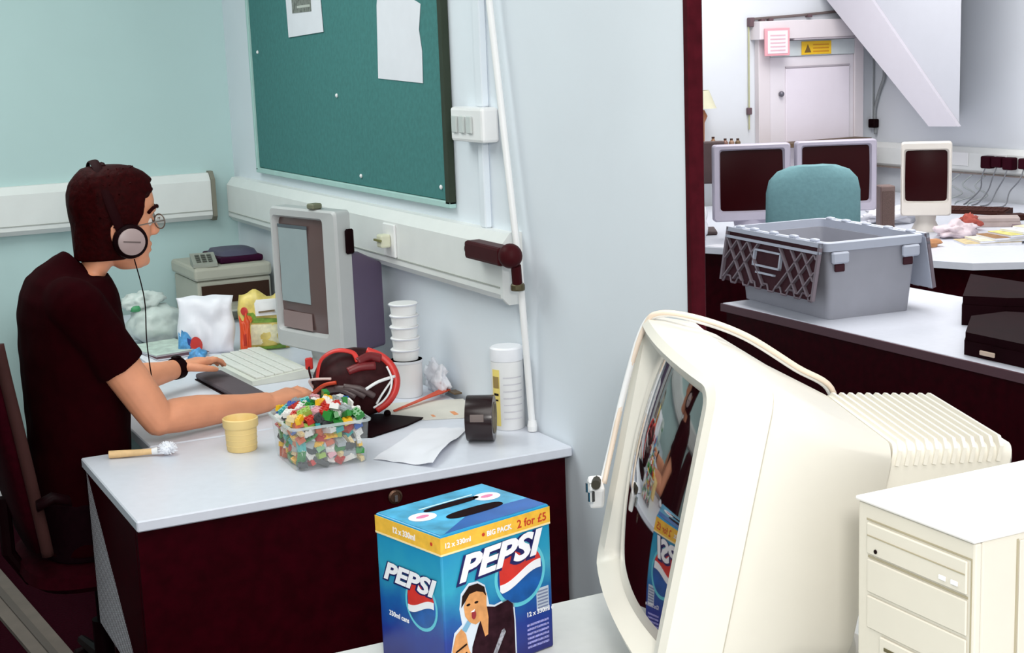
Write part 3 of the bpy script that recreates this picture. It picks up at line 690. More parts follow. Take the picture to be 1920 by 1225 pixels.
    # printed singer
    halo = mat('print_halo', (214, 224, 236), .4); jk = mat('print_jacket', (44, 22, 30), .45, .4, 60); sk = mat('print_skin', (214, 150, 92), .45, .2, 60); hr = mat('print_hair', (40, 26, 22), .5)
    shp = [(.012, 0), (.010, .05), (.018, .082), (.034, .092), (.030, .118), (.034, .142), (.050, .155), (.068, .154), (.082, .144), (.087, .122), (.089, .110), (.100, .106), (.128, .110), (.140, .100), (.142, .07), (.142, 0)]
    flat_poly(shp, halo, 'printed_halo', y=-.0003)
    cxy = lambda p, f, c: (c[0]+(p[0]-c[0])*f, c[1]+(p[1]-c[1])*f)
    flat_poly([(.046, 0), (.052, .05), (.066, .082), (.084, .108), (.100, .103), (.127, .107), (.137, .098), (.139, .07), (.139, 0)], jk, 'printed_jacket', y=-.0008, label='printed dark jacket')
    flat_poly([(.038, .120), (.040, .104), (.048, .092), (.060, .085), (.070, .088), (.078, .060), (.084, .062), (.086, .09), (.083, .112), (.084, .130), (.070, .145), (.050, .142)], sk, 'printed_face', y=-.0012, label='printed laughing face')
    flat_poly([(.033, .120), (.036, .138), (.050, .151), (.067, .151), (.080, .142), (.083, .126), (.077, .134), (.064, .139), (.050, .138), (.041, .128)], hr, 'printed_hair', y=-.0016)
    flat_poly(oval(.057, .102, .0045, .0075, 14), mat('print_mouth', (150, 40, 50), .4), 'printed_mouth', y=-.0016)
    flat_poly([(.050, .108), (.059, .111), (.058, .107)], wh, 'printed_teeth', y=-.0018)
    for ex in (.047, .063): flat_poly(oval(ex, .121, .004, .002, 10), hr, 'printed_eye', y=-.0016)
    flat_poly([(.014, .030), (.012, .055), (.020, .078), (.032, .086), (.040, .074), (.044, .05), (.056, .02), (.055, 0), (.022, 0)], sk, 'printed_hands', y=-.0014, label='printed hands')
    for k in range(3): flat_poly([(.018, .052-k*.014), (.040, .060-k*.014), (.041, .057-k*.014), (.018, .049-k*.014)], hr, 'finger_line', y=-.0018)
    flat_poly([(.032, .084), (.044, .096), (.050, .090), (.040, .078)], mat('print_steel_blue', (120, 170, 200), .4), 'printed_microphone', y=-.0018)
    flat_poly([(.088, .018), (.112, .060), (.117, .062), (.120, .056), (.094, .014)], mat('print_grey_pale', (150, 150, 160), .4, .6, 200), 'printed_signature', y=-.0013)
carton()

# foreground CRT -----------------------------------------------------------
BZ = BEIGE
def big_crt():
    W, Hh = .545, .45
    bdir = math.atan2(-.365, .93)            # heading of the back of the set
    rz = bdir - PI/2                          # local +Y points to the back, local -X is the far side
    t = thing('crt_monitor', 'big beige tube monitor tilted back in the right foreground, seen from its side', 'monitor', (1.243, 1.828, ZT+.001), rz)
    tau = math.radians(12)
    base = .08
    L = Matrix.Translation((0, -.105, .306)) @ Matrix.Rotation(-tau, 4, 'X')   # panel centre of the front
    def ring(y, hw, hh, zc=0.0, blg=0.0, rad=.03, xs=0.0):
        qs = []; hh1 = hh
        for sx, sz, a0 in ((1, 1, 0), (-1, 1, 90), (-1, -1, 180), (1, -1, 270)):
            for k in range(6):
                a = math.radians(a0+k*18); qs.append(Vector((sx*(hw-rad)+rad*math.cos(a), 0, sz*(hh-rad)+rad*math.sin(a))))
            e0, e1 = qs[-1], {0: (-(hw-rad), hh), 90: (-hw, -(hh-rad)), 180: (hw-rad, -hh), 270: (hw, hh-rad)}[a0]
            for k in range(1, 9): qs.append(e0.lerp(Vector((e1[0], 0, e1[1])), k/9))
        return [L @ Vector((q.x+xs, y - blg*(1-(q.x/hw)**2), zc+q.z)) for q in qs]
    bg_ = .018
    ow, oh = W/2, Hh/2; iw, ih = .212, .188; zc = -.004
    obj('bezel', add_loft(BM(), [ring(.085, ow, oh, rad=.035), ring(.03, ow, oh, rad=.035, blg=bg_*.4), ring(.008, ow-.004, oh-.004, blg=bg_, rad=.032), ring(.0, ow-.016, oh-.016, blg=bg_, rad=.03), ring(.006, iw+.012, ih+.012, zc, bg_*.85, .022, -.01), ring(.022, iw, ih, zc, bg_*.8, .016, -.01), ring(.040, iw-.004, ih-.004, zc, bg_*.7, .015, -.01)], caps=False), BZ, t, smooth='auto')
    bm = BM(); n = 20; vs = {}
    for i in range(n+1):
        for j in range(n+1):
            u, v = i/n*2-1, j/n*2-1
            vs[i, j] = bm.verts.new(L @ Vector((u*iw-.010, .022-.032*(1-u*u*.75-v*v*.5)+.004, zc+v*ih)))
    for i in range(n):
        for j in range(n): bm.faces.new((vs[i, j], vs[i+1, j], vs[i+1, j+1], vs[i, j+1]))
    gm = mat('tube_glass', (30, 10, 14), .04, .1, 3, spec=.9)
    gm.node_tree.nodes['Principled BSDF'].inputs['Coat Weight'].default_value = 1.0; gm.node_tree.nodes['Principled BSDF'].inputs['Coat Roughness'].default_value = .03; gm.node_tree.nodes['Principled BSDF'].inputs['Coat IOR'].default_value = 1.8
    obj('screen', bm, gm, t, smooth=True, label='dark glossy screen glass')
    obj('housing', add_loft(BM(), [ring(.088, ow-.006, oh-.006, rad=.04), ring(.12, ow-.010, oh-.012, rad=.045), ring(.20, ow-.05, oh-.038, -.004, rad=.05), ring(.30, .178, oh-.060, -.012, rad=.03), ring(.305, .172, oh-.066, -.014, rad=.03)]), BZ, t, smooth='auto')
    obj('seam', add_loft(BM(), [ring(.0855, ow-.003, oh-.003, rad=.036), ring(.0875, ow-.003, oh-.003, rad=.036)]), mat('seam_beige', (190, 184, 168), .6), t)
    obj('tube_cover', add_loft(BM(), [ring(.3055, .166, .128, .024, rad=.018), ring(.490, .146, .114, .060, rad=.018), ring(.497, .136, .104, .060, rad=.016)]), BZ, t, smooth='auto')
    for k in range(12):   # cooling ribs across the top of the rear cover
        y = .312+k*.0140
        w = .166-(y-.3)*.10
        bm = BM(); pts = []
        for x in (-w-.004, -w+.010, w-.010, w+.004):
            z = .134-(y-.3)*.06 if abs(x) < w else .112
            pts.append((x, y, z+.0035))
        zt = .1565+(y-.3055)*.17
        add_prism(bm, [L @ Vector((-w-.004, y, zt-.035)), L @ Vector((-w-.004, y, zt-.012)), L @ Vector((-w+.012, y, zt)), L @ Vector((w-.012, y, zt)), L @ Vector((w+.004, y, zt-.012)), L @ Vector((w+.004, y, zt-.035))], (L.to_3x3() @ Vector((0, .0055, 0))))
        obj('cooling_rib', bm, BZ, t)
    obj('swivel_neck', lathe([(.0, .03), (.11, .03), (.10, .085), (.06, .10), (0, .10)], 28, Matrix.Translation((0, .11, -.0))), BZ, t, smooth='auto')
    obj('swivel_base', lathe([(.0, 0), (.15, 0), (.15, .012), (.12, .03), (0, .03)], 32, Matrix.Translation((0, .11, 0))), BZ, t, smooth='auto')
    # vertical grooves where front half and rear half of the case meet
    # cables draped over the top, hanging down past the front
    for k, (off, lift) in enumerate(((0, 0), (.013, .004))):
        pts = [(-.225, .37, -.05), (-.213, .35, .09), (-.180+off, .315, .158+lift), (-.160+off, .245, .187+lift), (-.152+off, .15, .226+lift), (-.165+off*.6, .07, .240+lift), (-.200, .022-off*.5, .236), (-.228+off*.4, .000, .205), (-.246, -.008, .10), (-.250+off*.5, -.012, -.01), (-.244+off, -.016, -.07)]
        cb = obj('cable', tube(smoothpts([L @ Vector(p) for p in pts], 6), .0058 if k == 0 else .0045, 10), WHITEP if k == 0 else mat('cable_cream', (232, 214, 196), .4), t, smooth=True, label='white cable draped over the monitor' if k == 0 else 'cream cable draped over the monitor')
    c0 = L @ Vector((-.238, -.026, -.088))
    obj('cable_tie', tube([L @ Vector((-.248, -.026, -.070)), L @ Vector((-.200, -.036, -.066))], .008, 10), mat('tie_dark', (60, 58, 50), .5), t)
    obj('plug', bx((-.020, -.013, -.022), (.020, .013, .022), .006, 2, Matrix.Translation(c0) @ Matrix.Rotation(.4, 4, 'Y')), WHITEP, t, label='white plug at the end of the draped cable')
    for k in range(2):
        sc_ = L @ Vector((-.232+k*.034, -.040, -.080-.006*k))
        obj('thumb_screw', lathe([(0, -.008), (.006, -.008), (.006, .008), (0, .008)], 12, Matrix.Translation(sc_)), STEEL, t)
    return t
big_crt()

# PC tower -----------------------------------------------------------
t = thing('computer_tower', 'beige computer tower with drive bays in the bottom right corner', 'computer', (1.19, 1.222, ZT), 0)
Wt, Dt, Ht = .205, .43, .394
TB = mat('tower_beige', (214, 208, 194), .42, .015)
TBS = mat('tower_line', (168, 158, 132), .6)
obj('case', bx((.012, 0, 0), (Dt, Wt, Ht-.004), .002), TB, t)
obj('top_cover', bx((-.004, -.002, Ht-.0038), (Dt, Wt+.002, Ht+.002), .0025, 2), mat('tower_top', (228, 225, 222), .4, .01), t)
obj('front_panel', bx((0, 0, 0), (.0115, Wt, Ht-.0045), .003, 2), TB, t)
def slit(y0, z0, y1, z1, m=TBS, x=-.0006, name='panel_seam', **k): return obj(name, bx((x, min(y0, y1), min(z0, z1)), (.002, max(y0, y1), max(z0, z1)), 0), m, t, **k)
slit(.004, .368, .188, .3705); slit(.004, .180, .006, .368)
dv = obj('optical_drive', bx((-.0035, .010, .325), (0, .185, .366), .0015), TB, t)
obj('tray_seam', bx((-.0042, .012, .349), (-.0034, .183, .3505)), TBS, dv)
obj('headphone_hole', lathe([(0, 0), (.0028, 0), (.0028, .001), (0, .001)], 12, Matrix.Translation((-.0036, .167, .332)) @ Matrix.Rotation(-PI/2, 4, 'Y')), BLACK, dv)
for y in (.028, .048): obj('drive_button', bx((-.006, y-.006, .332), (-.0036, y+.006, .338), .001), WHITEP, dv)
obj('bay_cover', bx((-.0028, .010, .274), (0, .185, .318), .0015), TB, t)
slit(.010, .3195, .185, .3225)
obj('bay_cover', bx((-.0028, .010, .226), (0, .185, .2695), .0015), TB, t)
fl = obj('floppy_drive', bx((-.0035, .030, .180), (0, .160, .222), .0015), TB, t)
obj('floppy_slot', bx((-.0042, .040, .206), (-.0034, .150, .2105)), mat('slot_olive', (92, 84, 54), .7), fl)
obj('eject_button', bx((-.0075, .120, .190), (-.0036, .148, .202), .001), WHITEP, fl)
obj('power_button', lathe([(0, 0), (.011, 0), (.010, .003), (0, .004)], 20, Matrix.Translation((-.0002, .10, .12)) @ Matrix.Rotation(-PI/2, 4, 'Y')), WHITEP, t)
for k in range(7): slit(.03, .02+k*.01, .175, .0235+k*.01, name='air_slot')
obj('side_seam', bx((.064, -.0008, .01), (.067, 0, Ht-.01)), TBS, t)
obj('side_panel', bx((.068, -.0022, .006), (Dt-.004, 0, Ht-.012), .0008), TB, t)
obj('side_sticker', bx((.086, -.0028, .30), (.112, -.0022, .345)), WHITEP, t)

# ------------------------------------------------------------------ small things on the desk unit
YU = ZT
t = thing('paper_cup', 'small yellow ribbed beaker on the desk unit', 'cup', (.994, 3.555, ZT))
yc = mat('cup_yellow', (236, 206, 138), .5, .03)
obj('cup_wall', lathe([(.0, 0), (.036, 0), (.038, .004), (.040, .058), (.0425, .060), (.0445, .064), (.0445, .082), (.042, .084), (.040, .080), (.0365, .01), (0, .008)], 32), yc, t, smooth='auto')
for k in range(3): obj('rib', lathe([(.0385+k*.0005, .014+k*.015), (.0392+k*.0005, .0155+k*.015), (.0387+k*.0005, .017+k*.015), (.036, .0155+k*.015)], 32), yc, t)
t = thing('brush', 'round wooden-handled brush with white bristle head lying on the desk unit', 'brush', (.765, 3.635, ZT+.0105), -.35)
wd = mat('pale_wood', (222, 184, 132), .5, .1, 60)
obj('handle', tube([(-.085, 0, 0), (-.06, 0, 0), (-.02, 0, 0), (.02, 0, .001)], [.0098, .0098, .0085, .0075], 14), wd, t, smooth='auto')
obj('ferrule', tube([(.02, 0, .001), (.035, 0, .002)], [.008, .010], 14), WHITEP, t, smooth='auto')
bm = BM(); random.seed(3)
for i in range(120):
    a = random.uniform(0, 2*PI); b = math.acos(random.uniform(-.25, 1)); d = Vector((math.sin(b)*math.cos(a), math.sin(b)*math.sin(a)*.9, max(-.28, math.cos(b)*.9)))
    c = Vector((.058, 0, .002)); add_tube(bm, [c+d*.006, c+d*.026], [.0022, .0012], 5)
obj('bristles', bm, mat('bristle_white', (238, 240, 246), .6), t, kind='stuff')
obj('bristle_core', sph((.056, 0, .006), .0165, 2), MATS['bristle_white'], t, smooth=True)

# tub of toy bricks
TW, TD, TH = .190, .200, .106
ta = -.039
tub = thing('plastic_tub', 'clear plastic tub full of toy bricks on the desk unit', 'tub', (1.038, 3.268, ZT), ta)
cp = clear('clear_plastic', (225, 235, 235), .09, .07)
def trect(z, ins, flare=.0): 
    i = ins - flare*z/TH
    return [Vector((p[0], p[1], z)) for p in rr_rect(i, i, TW-i, TD-i, .018)]
def rr_rect(x0, y0, x1, y1, r):
    out = []
    for cx, cy, a0 in ((x1-r, y1-r, 0), (x0+r, y1-r, 90), (x0+r, y0+r, 180), (x1-r, y0+r, 270)):
        for k in range(5): a = math.radians(a0+k*22.5); out.append((cx+r*math.cos(a), cy+r*math.sin(a)))
    return out
obj('tub_wall', add_loft(BM(), [trect(.001, .006), trect(TH, .006, .008)], caps=False), cp, tub, smooth='auto')
obj('tub_base', add_loft(BM(), [trect(.0, .007), trect(.0015, .006)]), cp, tub)
rimm = clear('rim_plastic', (225, 235, 235), .35, .12)
obj('rim', add_loft(BM(), [trect(TH-.004, -.0015), trect(TH-.004, -.006), trect(TH+.001, -.007), trect(TH+.002, -.001)], caps=False, closed=True), rimm, tub, smooth='auto')
def brick_mesh(nx, ny, h=.0096):
    bm = BM(); p = .008
    add_box(bm, (-nx*p/2, -ny*p/2, -h/2), (nx*p/2, ny*p/2, h/2))
    for i in range(nx):
        for j in range(ny):
            add_lathe(bm, [(.0024, h/2), (.0024, h/2+.0017), (0, h/2+.0017)], 6, Matrix.Translation(((i+.5-nx/2)*p, (j+.5-ny/2)*p, 0)))
    bmesh.ops.recalc_face_normals(bm, faces=bm.faces)
    me = bpy.data.meshes.new('toy_brick'); bm.to_mesh(me); bm.free(); return me
BC = {'white': (232, 230, 226), 'red': (188, 44, 34), 'yellow': (240, 188, 40), 'green': (44, 130, 52), 'blue': (40, 88, 176), 'teal': (50, 160, 158), 'light grey': (160, 166, 168), 'orange brown': (196, 96, 60), 'lime': (150, 180, 80), 'dark grey': (70, 70, 72), 'cream': (238, 214, 160), 'pink': (214, 160, 170)}
shapes = [(2, 2, .0096), (2, 3, .0096), (1, 3, .0096), (2, 4, .0096), (1, 2, .0096), (2, 2, .0096), (2, 4, .0032), (2, 3, .0096)]
bmeshes = {}
for cn, c in BC.items():
    mm = mat('brick_'+cn.replace(' ', '_'), c, .25, .02)
    for k, s_ in enumerate(shapes):
        me = brick_mesh(*s_); me.materials.append(mm); bmeshes[cn, k] = me
random.seed(11)
names = ['white']*5+['red']*3+['yellow']*3+['green']*4+['blue']*2+['teal']*2+['light grey']*4+['orange brown']*3+['lime']*2+['dark grey']*2+['cream']*2+['pink']*1
Mt = Matrix.Translation((1.038, 3.268, ZT)) @ Matrix.Rotation(ta, 4, 'Z')
cell = (TW-.046)/6; celly = (TD-.046)/6; n_b = 0
ZL = .0152
def put_brick(x, y, z, where):
    global n_b
    cn = random.choice(names); k = random.randrange(len(shapes))
    o = bpy.data.objects.new('toy_brick', bmeshes[cn, k]); COL.objects.link(o)
    R = Euler((random.uniform(-.5, .5), random.uniform(-.5, .5), random.uniform(0, PI)))
    if where != 'heap' and (x > .15 or x < .04): R.z = random.uniform(-.25, .25)
    if random.random() < .2: R.x += PI/2
    o.matrix_world = Mt @ Matrix.Translation((x, y, z)) @ R.to_matrix().to_4x4() @ Matrix.Scale(1.38 if where == 'heap' else 1.24, 4)
    side = 'left' if x < .06 else 'middle' if x < .13 else 'right'; dep = 'front' if y < .06 else 'centre' if y < .13 else 'back'
    lev = 'bottom' if z < .035 else 'middle' if z < .07 else 'top'
    sz = '%d-stud' % (shapes[k][0]*shapes[k][1])
    if where == 'heap': lab = '%s %s toy brick, %s %s, in the %s of the heap' % (cn, sz, dep, side, 'lower layer' if z < .112 else 'second layer' if z < .126 else 'third layer' if z < .138 else 'topmost layer')
    elif where == 'front': lab = '%s %s toy brick behind the clear front wall, %s layer, %s' % (cn, sz, lev, side)
    elif where == 'side': lab = '%s %s toy brick behind the clear left wall, %s layer, %s' % (cn, sz, lev, dep)
    else: lab = '%s %s toy brick just under the heap, %s %s' % (cn, sz, dep, side)
    finish(o, lab, 'toy brick', 'toy bricks in the clear tub')
    n_b += 1
for l in range(6):
    z = .0125+l*ZL
    for i in range(7):
        for j in range(7):
            edge = i == 0 or j == 0
            if not edge and l < 5 : continue
            if (i == 6 or j == 6) and not edge and l < 5: continue
            x = .023+i*cell+random.uniform(-.002, .002); y = .023+j*celly+random.uniform(-.002, .002)
            put_brick(x, y, z, 'front' if j == 0 else 'side' if i == 0 else 'inner')
for l, (ins, zz) in enumerate(((0, .106), (0, .119), (1, .132), (2, .144))):
    for i in range(ins, 7-ins):
        for j in range(ins, 7-ins):
            x = .023+i*cell+random.uniform(-.004, .004); y = .023+j*celly+random.uniform(-.004, .004)
            if l == 3 and random.random() < .3: continue
            put_brick(x, y, zz+random.uniform(-.002, .003), 'heap')
#@@PART4
# ------------------------------------------------------------------ clutter on the man's desk
def crumple(name, c, rad, m, label=None, cat=None, seed=1, amp=.28, sub=4, parent=None, scale=(1, 1, 1), flatz=None, **k):
    bm = sph((0, 0, 0), 1, sub)
    for v in bm.verts:
        n = noise.noise(v.co*1.9+Vector((seed*3.1, 0, 0)))*amp + abs(noise.noise(v.co*4.3+Vector((0, seed*5.7, 0))))*amp*.9
        v.co = v.co*(1+n-amp*.3)
        v.co = Vector((v.co.x*rad*scale[0], v.co.y*rad*scale[1], v.co.z*rad*scale[2]))
    zmin = -rad*scale[2]*.8
    for v in bm.verts:
        if v.co.z < zmin: v.co.z = zmin
        v.co += Vector((c[0], c[1], c[2]-zmin))
    o = obj(name, bm, m, parent, smooth=True, world=parent is not None, **k)
    return finish(o, label, cat)
def sheet_flat(name, pts, z, m, label=None, cat='paper', th=.0012, parent=None, curl=None):
    bm = pz(pts, z, z+th)
    return finish(obj(name, bm, m, parent, world=parent is not None), label, cat if label else None)
# printer at the back
t = thing('printer', 'old grey-beige printer in the far corner of the man\'s desk', 'printer', (1.50, 5.58, ZT))
PB = mat('printer_beige', (176, 174, 160), .5, .03)
obj('printer_body', bx((1.39, 5.42, ZT), (1.675, 5.76, .885), .008, 2), PB, t, world=True)
obj('top_lid', bx((1.38, 5.41, .887), (1.68, 5.765, .938), .012, 2), PB, t, world=True)
obj('paper_slot', bx((1.405, 5.414, .80), (1.665, 5.4195, .868)), mat('slot_brown', (60, 42, 34), .7), t, world=True, label='dark paper slot')
obj('output_tray', bx((1.42, 5.33, .775), (1.65, 5.4135, .783), .003), PB, t, world=True)
t = thing('desk_phone', 'small grey keypad phone lying on the printer', 'phone', (1.435, 5.47, .9385), -.15)
obj('phone_body', add_prism(BM(), [(-.045, -.05, 0), (-.045, .06, 0), (-.045, .06, .042), (-.045, -.05, .014)], (.09, 0, 0)), mat('phone_grey', (150, 152, 142), .5), t)
for a in range(3):
    for b in range(4):
        obj('key', bx((-.030+a*.022, -.038+b*.020, .020+b*.005), (-.014+a*.022, -.025+b*.020, .0245+b*.005), .001), mat('phone_key_dark', (92, 96, 88), .5), t)
t = thing('flat_case', 'dark violet flat case lying on the printer beside the phone', 'case', (1.55, 5.56, .9385))
obj('case_lower', bx((1.495, 5.46, .9385), (1.665, 5.72, .963), .008, 2), mat('case_violet', (52, 16, 42), .5), t, world=True)
obj('case_lid', add_loft(BM(), [ell((1.58, 5.59, .9635), (.08, 0, 0), (0, .12, 0), 28, 4), ell((1.58, 5.59, .978), (.074, 0, 0), (0, .10, 0), 28, 4), ell((1.58, 5.59, .984), (.04, 0, 0), (0, .05, 0), 28, 4)]), mat('case_grey_violet', (74, 70, 92), .5), t, smooth='auto', world=True)
# grey carrier bag
bagm = mat('bag_grey', (196, 206, 202), .35, .12, 18, .4)
t = thing('plastic_bag', 'pale grey crumpled carrier bag behind the man\'s face and the crisp packet', 'bag', (1.15, 5.16, ZT))
crumple('bag_body', (1.165, 5.16, ZT), .105, bagm, parent=t, seed=4, amp=.2, scale=(1.0, .9, .72))
crumple('bag_top', (1.13, 5.17, ZT+.115), .062, bagm, parent=t, seed=9, amp=.32, scale=(1.15, .8, .6))
crumple('green_print', (1.085, 5.085, ZT+.125), .015, mat('bag_green', (70, 150, 100), .5), parent=t, seed=2, sub=2, scale=(1.3, .6, .8))
for k, (x0, y0, z, m_, lab) in enumerate(((1.03, 4.78, ZT, PAPER, 'white magazine, lowest of the pile by the man\'s far elbow'), (1.05, 4.80, ZT+.008, mat('mag_maroon', (84, 40, 52), .5), 'dark maroon folder in the middle of the pile by the man\'s far elbow'), (1.04, 4.83, ZT+.015, mat('mag_pale', (190, 206, 196), .6, .2, 30), 'pale green magazine on top of the pile by the man\'s far elbow'))):
    t = thing('magazine', lab, 'magazine', (x0+.1, y0+.1, z), .1*k)
    obj('cover', bx((-.09, -.12, .0055), (.09, .12, .0068), .0004), m_, t)
    obj('pages', bx((-.088, -.118, .0004), (.087, .118, .0053)), PAPER, t)
def pouch(name, label, cx, cy, w, h, th, m, rz, lean=0.0, wave=.006, seed=0, cat='packet'):
    """standing soft packet facing local -Y"""
    t = thing(name, label, cat, (cx, cy, ZT), rz)
    bm = BM(); n, k2 = 16, 12; F = {}; B = {}
    for i in range(n+1):
        for j in range(k2+1):
            u, v = i/n*2-1, j/k2
            puff = th/2*max(0, (1-u*u))**.5*(1-(2*v-1)**4)**.5 if 0 < j < k2 else 0
            nn = noise.noise(Vector((u*2.2+seed, v*3, 0)))*wave*3*(1 if 0 < v else 0)
            x = u*w/2*(1-.05*math.sin(v*9+seed)); z = .001+v*h+(noise.noise(Vector((u*1.5+seed, 7, 0)))*.03 if j == k2 else 0)
            y0 = lean*v*h
            F[i, j] = bm.verts.new((x, y0-puff-nn-.0006, z)); B[i, j] = bm.verts.new((x, y0+puff-nn+.0006, z))
    for i in range(n):
        for j in range(k2):
            bm.faces.new((F[i, j], F[i+1, j], F[i+1, j+1], F[i, j+1])); bm.faces.new((B[i, j], B[i, j+1], B[i+1, j+1], B[i+1, j]))
    for j in range(k2):
        bm.faces.new((F[0, j], F[0, j+1], B[0, j+1], B[0, j])); bm.faces.new((F[n, j], B[n, j], B[n, j+1], F[n, j+1]))
    for i in range(n):
        bm.faces.new((F[i, 0], B[i, 0], B[i+1, 0], F[i+1, 0])); bm.faces.new((F[i, k2], F[i+1, k2], B[i+1, k2], B[i, k2]))
    obj('packet_body', bm, m, t, smooth=True)
    def deco(nm, pts, m2, lift=.004, **k):
        # draped patch following the front of the packet
        b2 = BM(); c = Vector((sum(p[0] for p in pts)/len(pts), 0, sum(p[1] for p in pts)/len(pts)))
        def P(x, z, l):
            u = max(-1, min(1, x/(w/2))); v = max(.02, min(.98, z/h))
            puff = th/2*(1-u*u)**.5*(1-(2*v-1)**4)**.5; nn = noise.noise(Vector((u*2.2+seed, v*3, 0)))*wave*3
            return Vector((x, lean*v*h-puff-nn-l, z))
        r1 = [P(x, z, lift) for x, z in pts]; r0 = [P(c.x+(x-c.x)*.5, c.z+(z-c.z)*.5, lift+.001) for x, z in pts]
        vv = [b2.verts.new(p) for p in r1]; ww = [b2.verts.new(p) for p in r0]; k3 = len(pts)
        for q in range(k3): b2.faces.new((vv[q], vv[(q+1) % k3], ww[(q+1) % k3], ww[q]))
        b2.faces.new(ww)
        uu = [b2.verts.new(p+Vector((0, .003, 0))) for p in r1]
        for q in range(k3): b2.faces.new((vv[q], uu[q], uu[(q+1) % k3], vv[(q+1) % k3]))
        return obj(nm, b2, m2, t, smooth='auto', **k)
    return t, deco
def ov(cx, cz, rx, rz_, n=18): return [(cx+rx*math.cos(2*PI*i/n), cz+rz_*math.sin(2*PI*i/n)) for i in range(n)]
bw = mat('packet_white', (232, 232, 240), .35, .03); bb = mat('packet_blue', (84, 152, 206), .4, .35, 50); br = mat('packet_red', (204, 58, 52), .4, .1)
t, deco = pouch('crisp_packet', 'white open crisp packet with blue and red print behind the typing hand', 1.255, 4.83, .185, .188, .04, bw, -math.radians(22), .25, .006, 1)
deco('blue_print', [(-.095, .004), (-.03, .004), (-.045, .05), (-.06, .075), (-.08, .085), (-.092, .075)], bb, label='blue print')
deco('navy_print', [(-.062, .012), (-.04, .012), (-.045, .05), (-.062, .058)], mat('packet_navy', (44, 60, 130), .4), lift=.0055)
deco('red_print', ov(-.032, .034, .021, .028), br, lift=.0065, label='round red print')
fy = mat('packet_yellow', (222, 200, 110), .4, .25, 25); fg = mat('packet_green', (122, 160, 60), .45, .3, 60); fo = mat('packet_orange', (214, 110, 50), .4, .3, 60)
t, deco = pouch('food_packet', 'yellow and green food packet with white label between crisp packet and monitor', 1.44, 4.78, .16, .19, .05, fy, -math.radians(20), .12, .004, 5)
deco('white_label', [(-.022, .118), (.05, .118), (.052, .165), (.045, .172), (-.018, .172), (-.025, .16)], WHITEP, lift=.005, label='white label')
deco('label_text', [(-.012, .128), (.042, .13), (.042, .136), (-.012, .134)], mat('print_brown', (140, 120, 90), .6), lift=.0075)
deco('green_print', [(-.065, .125), (-.03, .13), (-.028, .112), (.055, .105), (.06, .092), (-.03, .095), (-.06, .105)], fg, lift=.004)
deco('red_pepper_print', ov(-.060, .135, .012, .014), br, lift=.007); deco('orange_print', ov(-.048, .108, .014, .013), fo, lift=.0075)
deco('pale_print', [(-.045, .02), (.06, .02), (.062, .085), (-.04, .09)], mat('packet_pale', (232, 226, 190), .4, .15, 60), lift=.0035)
deco('green_edge', [(-.04, .002), (.07, .002), (.074, .03), (.05, .016), (-.02, .012)], fg, lift=.0045)
t, deco = pouch('snack_wrapper', 'bright orange-red wrapper squeezed between the two packets', 1.362, 4.735, .035, .12, .012, mat('wrapper_orange', (224, 76, 30), .4, .08), -math.radians(22), .1, .002, 8)
deco('wrapper_text', [(-.006, .03), (.004, .03), (.004, .07), (-.006, .07)], mat('wrapper_dark', (180, 44, 24), .5), lift=.002)
crumple('blue_wrapper', (1.185, 4.685, ZT), .03, bb, 'small blue crumpled wrapper under the crisp packet', 'wrapper', 6, .5, 3)
crumple('paper_ball', (1.11, 4.63, ZT), .032, PAPER, 'small white crumpled paper beside the blue wrapper', 'paper', 3, .5, 3, scale=(1.3, 1, .6))
sheet_flat('paper_sheet', [(.90, 3.86), (1.10, 3.95), (1.06, 4.16), (.88, 4.13)], ZT+.0003, PAPER, 'white paper sheet on the desk between the man\'s forearms')
sheet_flat('paper_sheet', [(.90, 4.50), (1.07, 4.55), (1.02, 4.74), (.88, 4.70)], ZT+.0003, PAPER, 'white paper sheet beyond the man\'s wristwatch')

# stack of pots
wp = WHITEP
t = thing('storage_tub', 'plain white tub at the bottom of the white stack by the helmet', 'tub', (1.575, 3.86, ZT))
obj('tub_wall', lathe([(0, 0), (.042, 0), (.044, .003), (.046, .098), (.047, .100), (.047, .106), (0, .106)], 32), wp, t, smooth='auto')
obj('lid_edge', lathe([(.0475, .098), (.049, .099), (.049, .105), (.0475, .106)], 32), mat('lid_edge_grey', (216, 218, 224), .4), t)  # lid edge slightly greyer than the white tub
ords = ['lowest pot of the white stack, standing on the tub', 'second white pot from the bottom of the stack', 'middle white pot of the stack', 'white pot just under the topmost one of the stack', 'topmost white pot of the stack']
zc_ = ZT+.1065
pot0 = None
for k in range(5):
    if pot0 is None:
        pot0 = thing('plastic_pot', ords[0], 'pot', (1.575, 3.86, zc_), 0, 'white pots stacked by the helmet')
        obj('pot_wall', lathe([(0, 0), (.0355, 0), (.0385, .026), (.0415, .0265), (.042, .0275), (.042, .031), (.040, .0325), (0, .0325)], 32), wp, pot0, smooth='auto')
        obj('rim_band', lathe([(.042, .0272), (.0428, .028), (.0428, .0302), (.042, .031)], 32), mat('rim_grey', (206, 208, 218), .4), pot0)
        p = pot0
    else:
        p = copy_tree(pot0); p['label'] = ords[k]; p.location = (1.575+.0015*(k % 2), 3.86, zc_+.0328*k)
crumple('tissue', (1.662, 3.845, ZT), .046, PAPER, 'white crumpled tissue against the wall right of the white stack', 'tissue', 12, .5, 4, scale=(.5, 1.5, 1.1))

